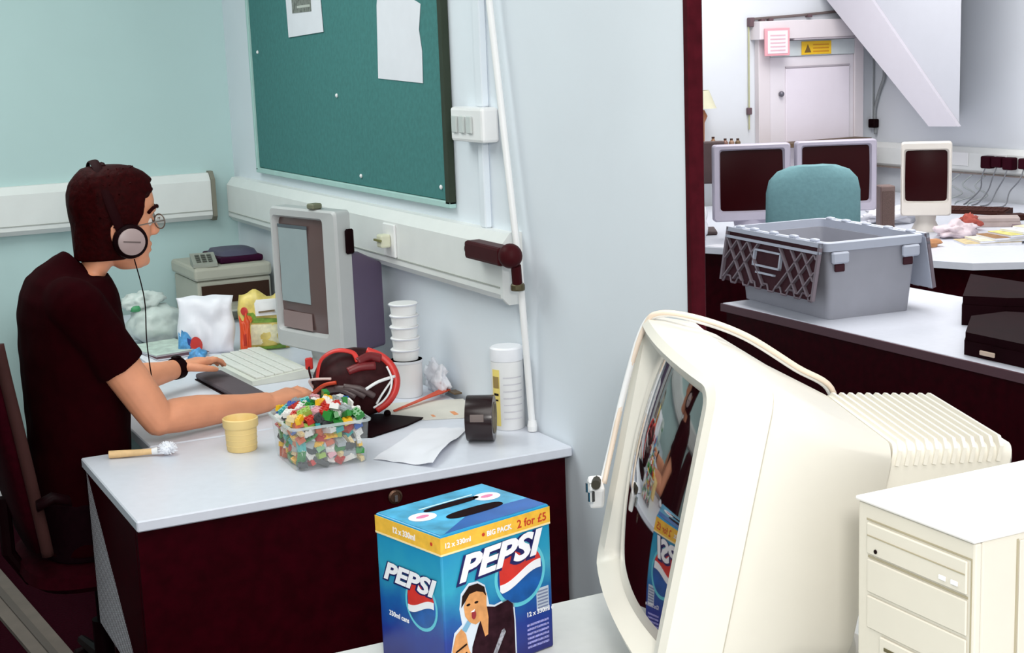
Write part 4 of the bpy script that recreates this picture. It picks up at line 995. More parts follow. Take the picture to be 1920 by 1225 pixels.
# cycle helmet lying on its side
def helmet():
    C = Vector((1.352, 3.675, .8325)); A = Vector((.896, -.445, 0)); Wd = Vector((-.43, -.87, .24)).normalized(); V = A.cross(Wd)*-1
    if V.z < 0: V = -V
    ra, rv, rw = .118, .092, .088
    t = thing('cycle_helmet', 'black and red cycle helmet with straps lying between tub and white stack', 'helmet', (C.x, C.y, ZT))
    def P(u, v, l=0.0, s=1):
        q = max(0, 1-u*u-v*v)**.5
        return C + A*(u*ra) + V*(v*rv) + Wd*(s*q*rw) + (A*(u/ra)+V*(v/rv)+Wd*(s*q/rw)).normalized()*l
    dark = mat('helmet_dark', (52, 26, 28), .35, .3, 40); red = mat('helmet_red', (204, 50, 44), .35, .12, 30); drd = mat('helmet_deep_red', (110, 16, 22), .4, .2)
    ang = -.0
    bm = BM()
    rings = []
    for i in range(13):
        th = -PI/2+PI*i/12; rings.append([C + A*(ra*math.sin(th)) + (V*(rv*math.cos(f))+Wd*(rw*math.sin(f)))*max(.02, math.cos(th))*(1+.06*math.sin(5*f)) for f in [2*PI*k/28 for k in range(28)]])
    add_loft(bm, rings)
    obj('shell', bm, dark, t, smooth=True, world=True)
    def band(nm, uv, r, m_, l=.003, flat=.35, **k):
        pts = [P(u, v, l) for u, v in uv]
        return obj(nm, tube(smoothpts(pts, 5), r, 8), m_, t, smooth=True, world=True, **k)
    arc = [(math.sin(a)*.93, math.cos(a)*.93) for a in [math.radians(x) for x in (18, 40, 62, 85, 108, 130, 150)]]
    band('red_rim', arc, .0125, red, .0, label='broad red rim on the right')
    band('rim_stripe', [(u*.86, v*.86) for u, v in arc[2:]], .0028, WHITEP, .009, label='white stripe along the rim')
    band('white_stripe', [(.88, .12), (.55, -.02), (.28, -.22)], .0045, WHITEP, .004); band('white_stripe', [(.84, .05), (.62, -.35), (.48, -.62)], .003, WHITEP, .004)
    band('deep_red_panel', [(.1, .55), (.35, .72), (.6, .66)], .014, drd, -.002)
    band('deep_red_panel', [(-.1, .3), (.15, .42), (.5, .45)], .012, drd, -.002)
    for s_ in (-.25, -.05, .15):
        band('vent_ridge', [(s_-.35, -.15+s_*.2), (s_, -.2), (s_+.3, -.42)], .009, mat('helmet_grey', (86, 70, 70), .4, .2), .001)
    # straps standing off the shell at the left
    obj('strap', tube(smoothpts([P(-.82, .10, .002), C+A*-.085+V*.062+Wd*.055, C+A*-.045+V*.085+Wd*.06, C+A*.0+V*.078+Wd*.065, P(.12, .55, .004)], 6), .007, 8, flat=.4), red, t, smooth=True, world=True, label='red chin strap loop')
    obj('strap', tube(smoothpts([P(-.93, -.1, .002), C+A*-.115+V*.01+Wd*.055, P(-.45, .1, .010)], 6), .0035, 8), mat('strap_pale', (214, 190, 184), .6), t, smooth=True, world=True, label='pale thin strap')
    obj('strap', tube(smoothpts([P(-.9, -.25, .002), P(-.6, -.05, .008), P(-.35, -.0, .004)], 6), .010, 8, flat=.5), mat('strap_orange_red', (206, 66, 30), .5), t, smooth=True, world=True, label='orange-red strap')
    obj('strap', tube(smoothpts([P(-.95, .0, .0), C+A*-.120+V*.03+Wd*.03, C+A*-.122+V*.05+Wd*.02], 5), .003, 6), dark, t, world=True, label='thin dark strap to the buckle')
    obj('buckle', bx((-.010, -.006, -.016), (.010, .006, .016), .003, 1, Matrix.Translation(C+A*-.122+V*.055+Wd*.02)), red, t, world=True)
    return t
helmet()
t = thing('black_pad', 'flat black pad lying between helmet and tub', 'pad', (1.38, 3.56, ZT))
obj('pad', pz([(1.25, 3.505), (1.31, 3.47), (1.43, 3.525), (1.50, 3.575), (1.42, 3.68), (1.33, 3.72), (1.27, 3.66)], ZT, ZT+.005), BLACK, t, world=True)
obj('pad_knob', sph((1.432, 3.662, ZT+.008), .010, 2), BLACK, t, smooth=True, world=True)
# cardboard sheet with orange marks, strap, crumpled paper
t = thing('card_sheet', 'cream card with orange marks lying by the wall behind the tape roll', 'card', (1.57, 3.65, ZT))
obj('sheet', pz([(1.47, 3.80), (1.685, 3.72), (1.64, 3.50), (1.50, 3.56), (1.44, 3.66)], ZT+.0002, ZT+.0018), mat('card_cream', (214, 210, 200), .7), t, world=True)
for x, y, s_ in ((1.533, 3.585, .6), (1.592, 3.578, 1)):
    obj('orange_mark', pz([(x-.008*s_, y-.02*s_), (x+.006*s_, y-.018*s_), (x+.01*s_, y+.02*s_), (x-.002*s_, y+.024*s_)], ZT+.0019, ZT+.0024), mat('mark_orange', (226, 150, 100), .7), t, world=True)
t = thing('orange_strap', 'orange-red strap curling across the card by the wall', 'strap', (1.57, 3.74, ZT))
obj('strap', add_loft(BM(), [[Vector((x, y-w, z)), Vector((x, y+w, z)), Vector((x, y+w, z+.003)), Vector((x, y-w, z+.003))] for x, y, z, w in ((1.462, 3.69, ZT+.003, .005), (1.52, 3.715, ZT+.008, .007), (1.58, 3.745, ZT+.012, .009), (1.64, 3.775, ZT+.016, .018), (1.672, 3.795, ZT+.018, .020))]), mat('strap_orange', (208, 76, 44), .5, .1), t, world=True)
obj('strap_end', bx((1.664, 3.73, ZT+.013), (1.688, 3.775, ZT+.018), .001), mat('strap_end_olive', (92, 74, 50), .5), t, world=True)
def wavy_sheet(name, quad, z, m_, label, amp=.004, curls=None, n=14, seed=0):
    bm = BM(); q = [Vector((a, b, 0)) for a, b in quad]; up = {}; lo = {}
    for i in range(n+1):
        for j in range(n+1):
            u, v = i/n, j/n
            p = (q[0]*(1-u)+q[1]*u)*(1-v)+(q[3]*(1-u)+q[2]*u)*v
            h = abs(noise.noise(Vector((u*3+seed, v*3, seed))))*amp*2
            if curls: h += curls(u, v)
            up[i, j] = bm.verts.new((p.x, p.y, z+h+.0012)); lo[i, j] = bm.verts.new((p.x, p.y, z+h+.0002))
    for i in range(n):
        for j in range(n):
            bm.faces.new((up[i, j], up[i+1, j], up[i+1, j+1], up[i, j+1])); bm.faces.new((lo[i, j], lo[i, j+1], lo[i+1, j+1], lo[i+1, j]))
    for k in range(n):
        for (a, b) in (((k, 0), (k+1, 0)), ((k, n), (k+1, n)), ((0, k), (0, k+1)), ((n, k), (n, k+1))):
            bm.faces.new((up[a], lo[a], lo[b], up[b]))
    return finish(obj(name, bm, m_, smooth='auto'), label, 'paper')
wavy_sheet('paper_sheet', [(1.238, 3.275), (1.330, 3.125), (1.555, 3.41), (1.45, 3.485)], ZT+.0003, PAPER, 'wavy white sheet with a curled right edge on the desk unit, right of the tub', .003, lambda u, v: .022*max(0, (v-.3))*max(0, 1-u*1.1)**2*0+.018*math.exp(-((u-1)/.18)**2)*math.exp(-((v-.25)/.4)**2), seed=2)
# tape roll
ax = Vector((.84, -.54, 0)).normalized()
t = thing('tape_roll', 'thick roll of black tape standing on edge beside the white canister', 'tape', (1.535, 3.285, ZT), math.atan2(ax.y, ax.x))
Mx = Matrix.Translation((0, 0, .0585)) @ Matrix.Rotation(PI/2, 4, 'Y')
obj('tape_body', add_loft(BM(), [[Mx @ Vector((r_*math.cos(a), r_*math.sin(a), z)) for a in [2*PI*i/40 for i in range(40)]] for r_, z in ((.040, -.034), (.0575, -.034), (.058, -.032), (.058, .032), (.0575, .034), (.040, .034))], caps=False, closed=True), mat('tape_black', (34, 16, 18), .25, .1, spec=.5), t, smooth='auto')
obj('core', add_loft(BM(), [[Mx @ Vector((r_*math.cos(a), r_*math.sin(a), z)) for a in [2*PI*i/32 for i in range(32)]] for r_, z in ((.036, -.035), (.0398, -.035), (.0398, .036), (.036, .036))], caps=False, closed=True), mat('core_grey', (120, 112, 96), .6), t, smooth='auto')
obj('loose_label', add_loft(BM(), [[Mx @ Vector((r_*math.cos(a), r_*math.sin(a), z)) for z, r_ in ((-.020, .0583), (.014, .0583), (.014, .0592), (-.020, .0592))] for a in [math.radians(x) for x in (-112, -106, -100, -94)]]), mat('tape_label_grey', (112, 98, 94), .5), t)
# canister
t = thing('wipes_canister', 'tall white canister with a yellow-edged label standing against the wall by the pole', 'canister', (1.653, 3.366, ZT))
cr_ = .042
obj('canister_body', lathe([(0, 0), (cr_-.002, 0), (cr_, .003), (cr_, .178), (cr_-.002, .18), (0, .18)], 36), wp, t, smooth='auto')
obj('lid', lathe([(0, .1805), (cr_+.001, .1805), (cr_+.0015, .184), (cr_+.001, .212), (cr_-.004, .216), (0, .216)], 36), mat('lid_white', (240, 241, 246), .4), t, smooth='auto')
def arcpatch(r_, a0, a1, z0, z1, m_, name, th=.0006, **k):
    n = 8; rr = []
    for i in range(n+1):
        a = math.radians(a0+(a1-a0)*i/n); c_, s_ = math.cos(a), math.sin(a)
        rr.append([Vector(((r_)*c_, r_*s_, z0)), Vector(((r_+th)*c_, (r_+th)*s_, z0)), Vector(((r_+th)*c_, (r_+th)*s_, z1)), Vector((r_*c_, r_*s_, z1))])
    return obj(name, add_loft(BM(), rr), m_, t, **k)
arcpatch(cr_+.0002, 182, 215, .012, .16, mat('label_yellow', (236, 214, 120), .5, .1), 'label_edge', label='yellow label edge')
arcpatch(cr_+.0009, 186, 212, .112, .142, mat('label_brown', (150, 126, 74), .5, .2), 'label_picture'); arcpatch(cr_+.0009, 190, 210, .092, .098, mat('label_black', (40, 30, 30), .5), 'label_line'); arcpatch(cr_+.0009, 190, 208, .078, .082, MATS['label_black'], 'label_line')
for k in range(7): arcpatch(cr_+.0002, 228, 300, .03+k*.018, .033+k*.018, mat('label_grey', (206, 204, 210), .6), 'label_text')
#@@PART5
# ------------------------------------------------------------------ far room
# near desk row with dark modesty panel
t = thing('desk', 'far-room desk with white top and dark panel, carrying the grey crate', 'desk', (3.52, 3.2, 0))
obj('desk_top', bx((3.15, 1.7, .702), (3.91, 4.56, .73), .003), LAMWHITE, t, world=True)
obj('front_panel', bx((3.155, 1.72, .02), (3.172, 4.54, .7015)), MAROON, t, world=True)
obj('edge_strip', bx((3.141, 1.7, .700), (3.1495, 4.56, .729), .001), mat('edge_lit_mauve', (84, 52, 60), .3), t, world=True, label='edge strip with the light along it painted in mauve')  # light reflected along the desk edge is put into the strip's mauve
for y in (1.8, 3.1, 4.45): obj('side_panel', bx((3.1725, y, .02), (3.86, y+.018, .7015)), MAROON, t, world=True)
# far worktop
t = thing('desk', 'cluttered far-room worktop holding the three screens', 'desk', (4.8, 5.8, 0))
poly = [(3.74, 7.35), (3.84, 6.15), (4.42, 4.92), (4.52, 4.69), (6.26, 3.62), (6.26, 7.35)]
obj('desk_top', pz(poly, .700, .73), LAMWHITE, t, world=True)
inn = [(3.79, 7.33), (3.89, 6.17), (4.46, 4.96), (4.56, 4.74), (6.24, 3.70), (6.24, 7.33)]
for k in range(4):
    (x0, y0), (x1, y1) = inn[k], inn[k+1]; d = Vector((x1-x0, y1-y0, 0)).normalized(); nn = Vector((-d.y, d.x, 0))*.016
    obj('front_panel', pz([(x0, y0), (x1, y1), (x1+nn.x, y1+nn.y), (x0+nn.x, y0+nn.y)], .01, .6995), MAROON, t, world=True)

# crate with folding lattice lids
def crate():
    W, D, Hc = .385, .60, .275
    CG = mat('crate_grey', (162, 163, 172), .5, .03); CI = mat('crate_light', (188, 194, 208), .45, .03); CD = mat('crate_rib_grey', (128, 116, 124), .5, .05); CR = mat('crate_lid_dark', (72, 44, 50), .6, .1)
    t = thing('storage_crate', 'grey plastic storage crate with lattice lid flaps hanging open on the far-room desk', 'crate', (3.212, 4.022, .7305), -.075)
    def rc(z, o, i=0.0):
        return [Vector((p[0], p[1], z)) for p in rr_rect(-o+i, -o+i, W+o-i, D+o-i, .022)]
    tp = lambda z: -.022*(1-z/Hc)
    obj('crate_body', add_loft(BM(), [rc(.0, tp(0)), rc(Hc-.03, tp(Hc-.03)), rc(Hc-.03, tp(Hc)-.004, .004), rc(.008, tp(0), .004), ], caps=False), CG, t, smooth='auto')
    obj('crate_floor', add_loft(BM(), [rc(.001, tp(0), .003), rc(.007, tp(0), .003)]), CG, t)
    obj('rim', add_loft(BM(), [rc(Hc-.032, .002), rc(Hc-.032, .012), rc(Hc-.004, .014), rc(Hc, .010), rc(Hc, -.004), rc(Hc-.03, -.004)], caps=False, closed=True), CI, t, smooth='auto')
    for x in (.045, W-.045): obj('corner_lug', bx((x-.035, -.022, Hc-.075), (x+.035, -.002, Hc-.034), .006), CI, t)
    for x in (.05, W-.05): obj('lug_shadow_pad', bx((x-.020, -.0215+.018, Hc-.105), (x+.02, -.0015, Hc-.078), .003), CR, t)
    for y in (.06, .19, .32, .45, .55):
        obj('hinge_knuckle', bx((-.020, y-.018, Hc-.006), (.004, y+.018, Hc+.008), .004), CI, t)
        obj('hinge_knuckle', bx((W-.004, y-.018, Hc-.006), (W+.020, y+.018, Hc+.008), .004), CI, t)
    for side in (-1, 1):
        # flap hangs from the hinge: local a along D, b down
        hx = -.018 if side < 0 else W+.018
        out = Vector((side*.17, 0, -.985)).normalized()
        nrm = Vector((side, 0, .17)).normalized()
        o0 = Vector((hx, 0, Hc-.002)); FL = .200
        def P(a, b, n=0.0): return o0 + Vector((0, a, 0)) + out*b + nrm*n
        def slab(a0, a1, b0, b1, n0, n1):
            bm = BM(); add_prism(bm, [P(a0, b0, n0), P(a1, b0, n0), P(a1, b1, n0), P(a0, b1, n0)], nrm*(n1-n0)); return bm
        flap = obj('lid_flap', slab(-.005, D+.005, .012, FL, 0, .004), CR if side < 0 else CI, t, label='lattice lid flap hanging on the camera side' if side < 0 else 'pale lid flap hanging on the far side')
        for (a0, a1, b0, b1) in ((-.01, D+.01, 0, .016), (-.01, D+.01, .030, .040), (-.01, .002, 0, FL), (D-.002, D+.01, 0, FL)):
            obj('flap_rail', slab(a0, a1, b0, b1, .0042, .016), CI if b1 < .05 else CD, flap)
        # toothed lower edge
        k = 7; seg = D/k; pts = []
        for q in range(k): 
            a0 = q*seg
            pts += [(a0, FL+.002), (a0+seg*.25, FL+.002), (a0+seg*.4, FL-.02), (a0+seg*.75, FL-.02), (a0+seg*.9, FL+.002)]
        pts.append((D, FL+.002))
        for q in range(len(pts)-1):
            A_, B_ = pts[q], pts[q+1]
            obj('edge_rib', add_tube(BM(), [P(A_[0], A_[1], .008), P(B_[0], B_[1], .008)], .004, 5), CD, flap)
        # diagonal lattice ribs
        def diag(a0, b0, a1, b1): obj('lattice_rib', add_prism(BM(), [P(a0-.004, b0, .0042), P(a0+.004, b0, .0042), P(a1+.004, b1, .0042), P(a1-.004, b1, .0042)], nrm*.012), CD, flap)
        step = .072; top, bot = .042, FL-.012; h = bot-top
        for q in range(-2, 9):
            for s_ in (1, -1):
                a0 = q*step+.02; a1 = a0+s_*h*.95; b0, b1 = top, bot
                lo_, hi_ = .004, D-.004
                if max(a0, a1) < lo_+.01 or min(a0, a1) > hi_-.01: continue
                def clip(a, b, aa, bb2):
                    if a < lo_: f = (lo_-a)/(aa-a); return lo_, b+(bb2-b)*f
                    if a > hi_: f = (hi_-a)/(aa-a); return hi_, b+(bb2-b)*f
                    return a, b
                c0 = clip(a0, b0, a1, b1); c1 = clip(a1, b1, a0, b0)
                # leave the hand-grip plate free
                mid = (c0[0]+c1[0])/2
                if .22 < mid < .38: continue
                diag(c0[0], c0[1], c1[0], c1[1])
        for (a0, a1, b0, b1) in ((.22, .40, .06, .067), (.22, .40, .115, .122), (.22, .227, .06, .122), (.393, .40, .06, .122), (.25, .37, .14, .147)):
            obj('grip_frame', slab(a0, a1, b0, b1, .0042, .016), CI, flap)
    return t
crate()

# black cases on the right of the crate
cb = mat('case_black', (26, 3, 8), .7, .2)
for nm, pts, lab, lx, ly in (('a', [(3.87, 4.03), (3.52, 3.70), (3.60, 3.575), (3.89, 3.36)], 'black case with beige latch standing behind on the far-room desk, right of the crate', (3.565, 3.60), (3.535, 3.66)),
                             ('b', [(3.40, 3.535), (3.195, 3.345), (3.195, 3.02), (3.62, 3.02), (3.62, 3.40), (3.54, 3.525)], 'black case with beige latch lying at the front edge of the far-room desk', (3.195, 3.28), (3.195, 3.2))):
    t = thing('equipment_case', lab, 'case', (pts[0][0], pts[0][1], .7305))
    obj('case_body', pz(pts, .7305, .80 if nm == 'a' else .775), cb, t, world=True)
    cx = sum(p[0] for p in pts)/len(pts); cy = sum(p[1] for p in pts)/len(pts)
    obj('case_lid', pz([(cx+(x-cx)*.985, cy+(y-cy)*.985) for x, y in pts], (.8005 if nm == 'a' else .7755), (.83 if nm == 'a' else .80)), cb, t, world=True)
    if nm == 'a': obj('latch', bx((3.545, 3.565, .742), (3.60, 3.572, .760), .002), mat('latch_beige', (214, 190, 170), .5), t, world=True); obj('latch', bx((3.552, 3.56, .7315), (3.61, 3.568, .737), .001), MATS['latch_beige'], t, world=True)
    else: obj('latch', bx((3.187, 3.215, .742), (3.1945, 3.275, .756), .002), MATS['latch_beige'], t, world=True)

# teal chair
t = thing('office_chair', 'teal fabric office chair between the crate and the far screens', 'chair', (3.95, 5.0, 0))
TEAL = mat('teal_fabric', (106, 146, 152), .9, .06, 70, .2)
u = Vector((.93, -.37, 0)); f = Vector((.37, .93, 0)); c = Vector((3.80, 4.84, 0))
rr = []
for z, w, th in ((.80, .165, .024), (.84, .185, .030), (.95, .198, .032), (1.08, .196, .032), (1.13, .184, .030), (1.165, .150, .026), (1.185, .095, .020), (1.190, .04, .010)):
    rr.append([p+Vector((0, 0, z))+f*(.05*((p-c).dot(u)/w)**2*.4) for p in ell(c-f*.02*(z-.8), u*w, f*th, 32, 3)])
obj('backrest', add_loft(BM(), rr), TEAL, t, smooth='auto', world=True)
cs = c+f*.24
obj('seat', add_loft(BM(), [ell(cs+Vector((0, 0, z)), u*w, f*w, 32, 3.4) for z, w in ((.40, .19), (.42, .215), (.455, .215), (.47, .18))]), TEAL, t, smooth='auto', world=True)
obj('back_bracket', tube([cs+Vector((0, 0, .39)), c-f*.05+Vector((0, 0, .39)), c-f*.065+Vector((0, 0, .5)), c-f*.055+Vector((0, 0, .95))], .016, 8), BLACK, t, world=True)
obj('gas_column', lathe([(.028, .09), (.028, .22), (.015, .22), (.015, .398)], 16, Matrix.Translation(cs)), BLACK, t, world=True)
for k in range(5):
    a = 2*PI*k/5; lg = obj('leg', tube([cs+Vector((.02*math.cos(a), .02*math.sin(a), .10)), cs+Vector((.24*math.cos(a), .24*math.sin(a), .07))], [.02, .013], 8), BLACK, t, world=True)
    obj('caster', sph(cs+Vector((.245*math.cos(a), .245*math.sin(a), .026)), .026, 2), BLACK, lg, smooth=True, world=True)

# screens on the far worktop
dks = mat('screen_dark_maroon', (40, 3, 6), .3, .1, 3, spec=.1)
crt('lilac_monitor', 'lilac-framed dark screen, left one of the pair behind the teal chair', (4.262, 5.905, .7305), -math.radians(26.5), .375, .372, .16, LILAC, LILAC, dks, 0, (.82, .80), .098, .002, .6)
crt('lilac_monitor', 'lilac-framed dark screen, right one of the pair behind the teal chair', (4.628, 5.722, .7305), -math.radians(26.5), .392, .345, .16, LILAC, LILAC, dks, 0, (.84, .80), .128, .002, .6)
crt('white_monitor', 'white-framed dark screen standing apart at the right of the far worktop', (5.045, 5.56, .7305), -math.radians(42), .24, .36, .2, mat('cream_plastic', (222, 216, 208), .45, .02), MATS['cream_plastic'], dks, 0, (.84, .70), .085, .002, .6)
t = thing('dark_monitor', 'brown-grey screen turned away at the left edge of the far-room view', 'monitor', (4.26, 6.30, .7305), -math.radians(30))
obj('screen_back', bx((-.24, -.03, .255), (.095, 0, .47), .01, 2), mat('brown_grey_plastic', (78, 60, 60), .6, .1), t)
obj('tube_cover', add_loft(BM(), [ell((-.07, 0.001, .36), (.14, 0, 0), (0, 0, .10), 24, 5), ell((-.07, .12, .35), (.10, 0, 0), (0, 0, .07), 24, 5)]), MATS['brown_grey_plastic'], t)
obj('stand_arm', bx((-.11, .0, .02), (-.03, .03, .27), .004), MATS['brown_grey_plastic'], t); obj('stand_foot', bx((-.19, -.08, 0), (.05, .12, .02), .005), MATS['brown_grey_plastic'], t)
t = thing('speaker', 'small brown-grey speaker right of the lilac screens', 'speaker', (4.918, 5.70, .7305), -.45)
obj('speaker_box', bx((-.036, -.03, 0), (.036, .06, .235), .005), mat('speaker_brown', (112, 92, 88), .6, .1), t); obj('speaker_grille', bx((-.029, -.034, .02), (.029, -.0305, .21), .002), mat('grille_brown', (92, 74, 70), .9, .3, 300), t)

# loose clutter on the far worktop
ZF = .7303
crumple('paper_ball', (4.02, 6.02, ZF), .06, PAPER, 'white crumpled paper beside the dark trim, left end of the far worktop', 'paper', 21, .5, 4, scale=(.6, .9, 1.9))
crumple('wrapping_paper', (5.25, 6.02, ZF), .13, PAPER, 'large heap of white wrapping paper in front of the white screen', 'paper', 22, .5, 4, scale=(1.6, .9, .35))
crumple('wrapping_paper', (5.05, 5.36, ZF), .085, mat('paper_pinkish', (222, 206, 212), .8), 'pinkish crumpled paper just behind the crate\'s right flap', 'paper', 23, .5, 4, scale=(1.3, .8, .5))
sheet_flat('paper_sheet', [(4.62, 5.45), (4.84, 5.28), (5.05, 5.62), (4.85, 5.72)], ZF+.0003, PAPER, 'flat white sheet below the speaker on the far worktop')
sheet_flat('paper_sheet', [(3.98, 5.90), (4.05, 5.75), (4.12, 5.80), (4.06, 5.93)], ZF+.0003, PAPER, 'flat white sheet at the left end of the far worktop')
rb = mat('red_cloth', (178, 84, 72), .8, .2)
crumple('red_cloth', (5.27, 5.50, ZF), .055, rb, 'crumpled red cloth in the clutter right of the crate', 'cloth', 24, .5, 4, scale=(1.1, .8, .8))
vd = mat('violet_dark', (70, 40, 66), .6, .2)
def far_box(name, label, cat, x, y, rz, sx, sy, sz, m_, z=ZF, m2=None):
    t = thing(name, label, cat, (x, y, z), rz)
    obj('lower_part', bx((-sx/2, -sy/2, 0), (sx/2, sy/2, sz*.55), .002), m_, t)
    obj('upper_part', bx((-sx/2+.003, -sy/2+.003, sz*.55+.0004), (sx/2-.003, sy/2-.003, sz), .002), m2 or m_, t)
    return t
far_box('folder', 'dark violet folder in front of the red cloth', 'folder', 5.52, 5.31, -.6, .22, .07, .022, vd)
key_board('dark keyboard at the back of the far worktop under the wall sockets', (5.80, 6.02, ZF), -1.1, .38, .13, mat('keyboard_dark', (60, 34, 30), .6), mat('keycap_dark', (74, 46, 42), .6), 4, 12)
far_box('cable_box', 'small dark brown box right of the dark keyboard', 'box', 5.72, 5.66, -.3, .14, .09, .03, MATS['keyboard_dark'])
pc = [(206, 186, 140), (232, 224, 196), (150, 108, 60), (214, 206, 120), (238, 236, 232), (226, 214, 180)]
labs = ['tan', 'cream', 'brown', 'yellow', 'white', 'sand']
for k in range(6):
    x = 5.02+.055*k; y = 5.12-.02*k
    t = thing('magazine', '%s-covered magazine, %s in the fanned pile at the right end of the far worktop' % (labs[k], ['lowest', 'second lowest', 'third', 'fourth', 'fifth', 'uppermost'][k]), 'magazine', (x, y, ZF+.0112*k), -.45+.09*k)
    obj('pages', bx((-.13, -.09, 0), (.129, .089, .0085)), PAPER, t); obj('cover', bx((-.131, -.091, .0087), (.131, .091, .0105), .0004), mat('mag_'+labs[k], pc[k], .5, .25, 30), t)
crumple('crumpled_bag', (5.62, 5.10, ZF), .08, mat('bag_cream', (232, 224, 208), .7), 'cream crumpled bag at the right edge of the far worktop', 'bag', 31, .5, 4, scale=(1.5, .9, .6))
far_box('cardboard_box', 'low grey carton between the dark keyboard and the magazines', 'box', 5.50, 5.55, -.7, .22, .14, .045, mat('carton_grey', (176, 160, 156), .7, .1))
crumple('orange_wrapper', (4.72, 5.18, ZF), .04, mat('wrapper_tan', (196, 140, 96), .6), 'tan crumpled wrapper behind the crate\'s back edge', 'wrapper', 33, .5, 3, scale=(1.8, .8, .5))

# far trunking, sockets, plugs, cables
t = thing('cable_trunking', 'pale cable trunking with sockets on the far-room right wall', 'trunking', (6.3, 6.0, .89))
obj('duct', trunking('d', 'y', 3.0, 7.40, 6.30, .887, 1.032), TRUNK, t, world=True)
obj('shadow_lip', bx((6.243, 3.0, .880), (6.299, 7.40, .8865)), mat('lip_grey_brown', (140, 126, 120), .6), t, world=True)
for y in (6.60, 6.30, 6.02): obj('socket_plate', bx((6.238, y-.07, .925), (6.2447, y+.07, 1.005), .003), WHITEP, t, world=True)
for k, (y, lab) in enumerate(((6.345, 'dark maroon power plug, leftmost on the far trunking'), (6.262, 'dark maroon power plug in the middle on the far trunking'), (6.178, 'dark maroon power plug, third on the far trunking'), (6.06, 'dark power plug nearest the right edge on the far trunking'))):
    t = thing('power_plug', lab, 'plug', (6.237, y, .955))
    obj('plug_body', bx((-.05, -.036, -.03+.01*(k % 2)), (0, .036, .04), .008, 2), mat('plug_maroon', (46, 6, 20), .5), t)
    obj('cord', tube(smoothpts([(-.04, 0, -.02), (-.06, .01, -.08), (-.05, .03+.02*k, -.15), (-.12, .05, -.215), (-.2, .02*k, -.221)], 5), .004, 6), mat('cord_grey', (120, 122, 128), .6), t, smooth=True)
for k in range(5):
    y = 6.80-.10*k; m_ = mat('cord_pale', (176, 182, 184), .6)
    finish(obj('loose_cable', tube(smoothpts([(6.25, y, .878), (6.20, y+.03, .82), (6.22, y-.05, .77), (6.12, y-.02, .7355), (6.02, y-.1, .7355)], 5), .0045, 6), m_, smooth=True),
           'pale cable hanging below the far trunking, %s from the left' % ['first', 'second', 'third', 'fourth', 'fifth'][k], 'cable')

# door wall
WD = mat('door_white', (226, 220, 226), .5, .01); WF = mat('frame_pinkish', (218, 210, 214), .5, .01)
YW = 7.45
dr = struct('door_1', bx((5.485, YW-.035, .02), (6.128, YW-.001, 1.585), .003), WD, label='white panelled door in the far wall')
obj('door_panel', bx((5.60, YW-.044, .3), (6.09, YW-.0355, 1.515), .004), mat('door_panel_white', (230, 222, 232), .5, .01), dr)
obj('panel_shadow_line', bx((5.60, YW-.046, 1.516), (6.09, YW-.0355, 1.526)), mat('line_grey', (176, 168, 176), .6), dr)
obj('door_knob', sph((5.563, YW-.05, 1.364), .018, 2), mat('knob_grey', (110, 108, 118), .4, metal=.5), dr, smooth=True)
struct('trim_2', bx((5.40, YW-.045, .0), (5.484, YW-.001, 1.70), .003), WF, label='pale left door frame')
struct('trim_3', bx((6.129, YW-.045, .0), (6.20, YW-.001, 1.70), .003), WF, label='pale right door frame')
struct('trim_4', bx((5.485, YW-.045, 1.586), (6.128, YW-.001, 1.68), .003), mat('frame_aqua', (206, 214, 216), .5), label='pale top door frame')
t = thing('door_closer_box', 'long pale boxing above the far door', 'boxing', (5.8, YW, 1.69))
obj('box', bx((5.37, YW-.10, 1.692), (6.24, YW-.001, 1.80), .003), WF, t, world=True); obj('lower_lip', bx((5.62, YW-.105, 1.682), (6.24, YW-.001, 1.6915)), MATS['line_grey'], t, world=True)
t = thing('framed_notice', 'pink-bordered notice hanging left above the far door', 'notice', (5.5, YW-.11, 1.68))
obj('border', bx((5.395, YW-.118, 1.594), (5.575, YW-.106, 1.757), .002), mat('notice_pink', (226, 160, 170), .6), t, world=True)
obj('sheet', bx((5.412, YW-.1205, 1.608), (5.558, YW-.1183, 1.742)), mat('notice_white', (232, 222, 228), .7), t, world=True)
for k in range(5): obj('text_line', bx((5.43, YW-.1215, 1.622+k*.022), (5.54, YW-.1208, 1.630+k*.022)), mat('text_pink', (214, 176, 186), .7), t, world=True)
t = thing('warning_sign', 'yellow warning sign over the far door', 'sign', (5.83, YW-.05, 1.63))
obj('plate', bx((5.715, YW-.052, 1.592), (5.94, YW-.0465, 1.672), .001), mat('sign_yellow', (236, 190, 40), .5), t, world=True)
obj('sign_symbol', add_prism(BM(), [(5.735, YW-.0525, 1.605), (5.785, YW-.0525, 1.605), (5.76, YW-.0525, 1.655)], (0, -.0012, 0)), mat('sign_brown', (120, 92, 40), .6), t, world=True)
for k in range(3): obj('text_line', bx((5.80, YW-.0535, 1.606+k*.02), (5.92, YW-.0525, 1.614+k*.02)), mat('sign_orange', (206, 140, 30), .6), t, world=True)
t = thing('wall_cable_run', 'thin dark cable run going up and over the far door', 'cable', (5.36, YW, 1.3))
ck = mat('cable_brown_grey', (106, 94, 92), .6)
obj('cable', tube([(5.350, YW-.012, 1.16), (5.352, YW-.012, 1.80)], .0055, 6), mat('cable_olive', (176, 176, 140), .6), t, world=True)
obj('cable', tube([(5.36, YW-.016, 1.815), (5.70, YW-.016, 1.828), (6.05, YW-.016, 1.848)], .008, 6), ck, t, world=True)
obj('corner_box', bx((5.345, YW-.04, 1.77), (5.378, YW-.001, 1.825), .004), mat('box_maroon_grey', (96, 74, 80), .6), t, world=True)
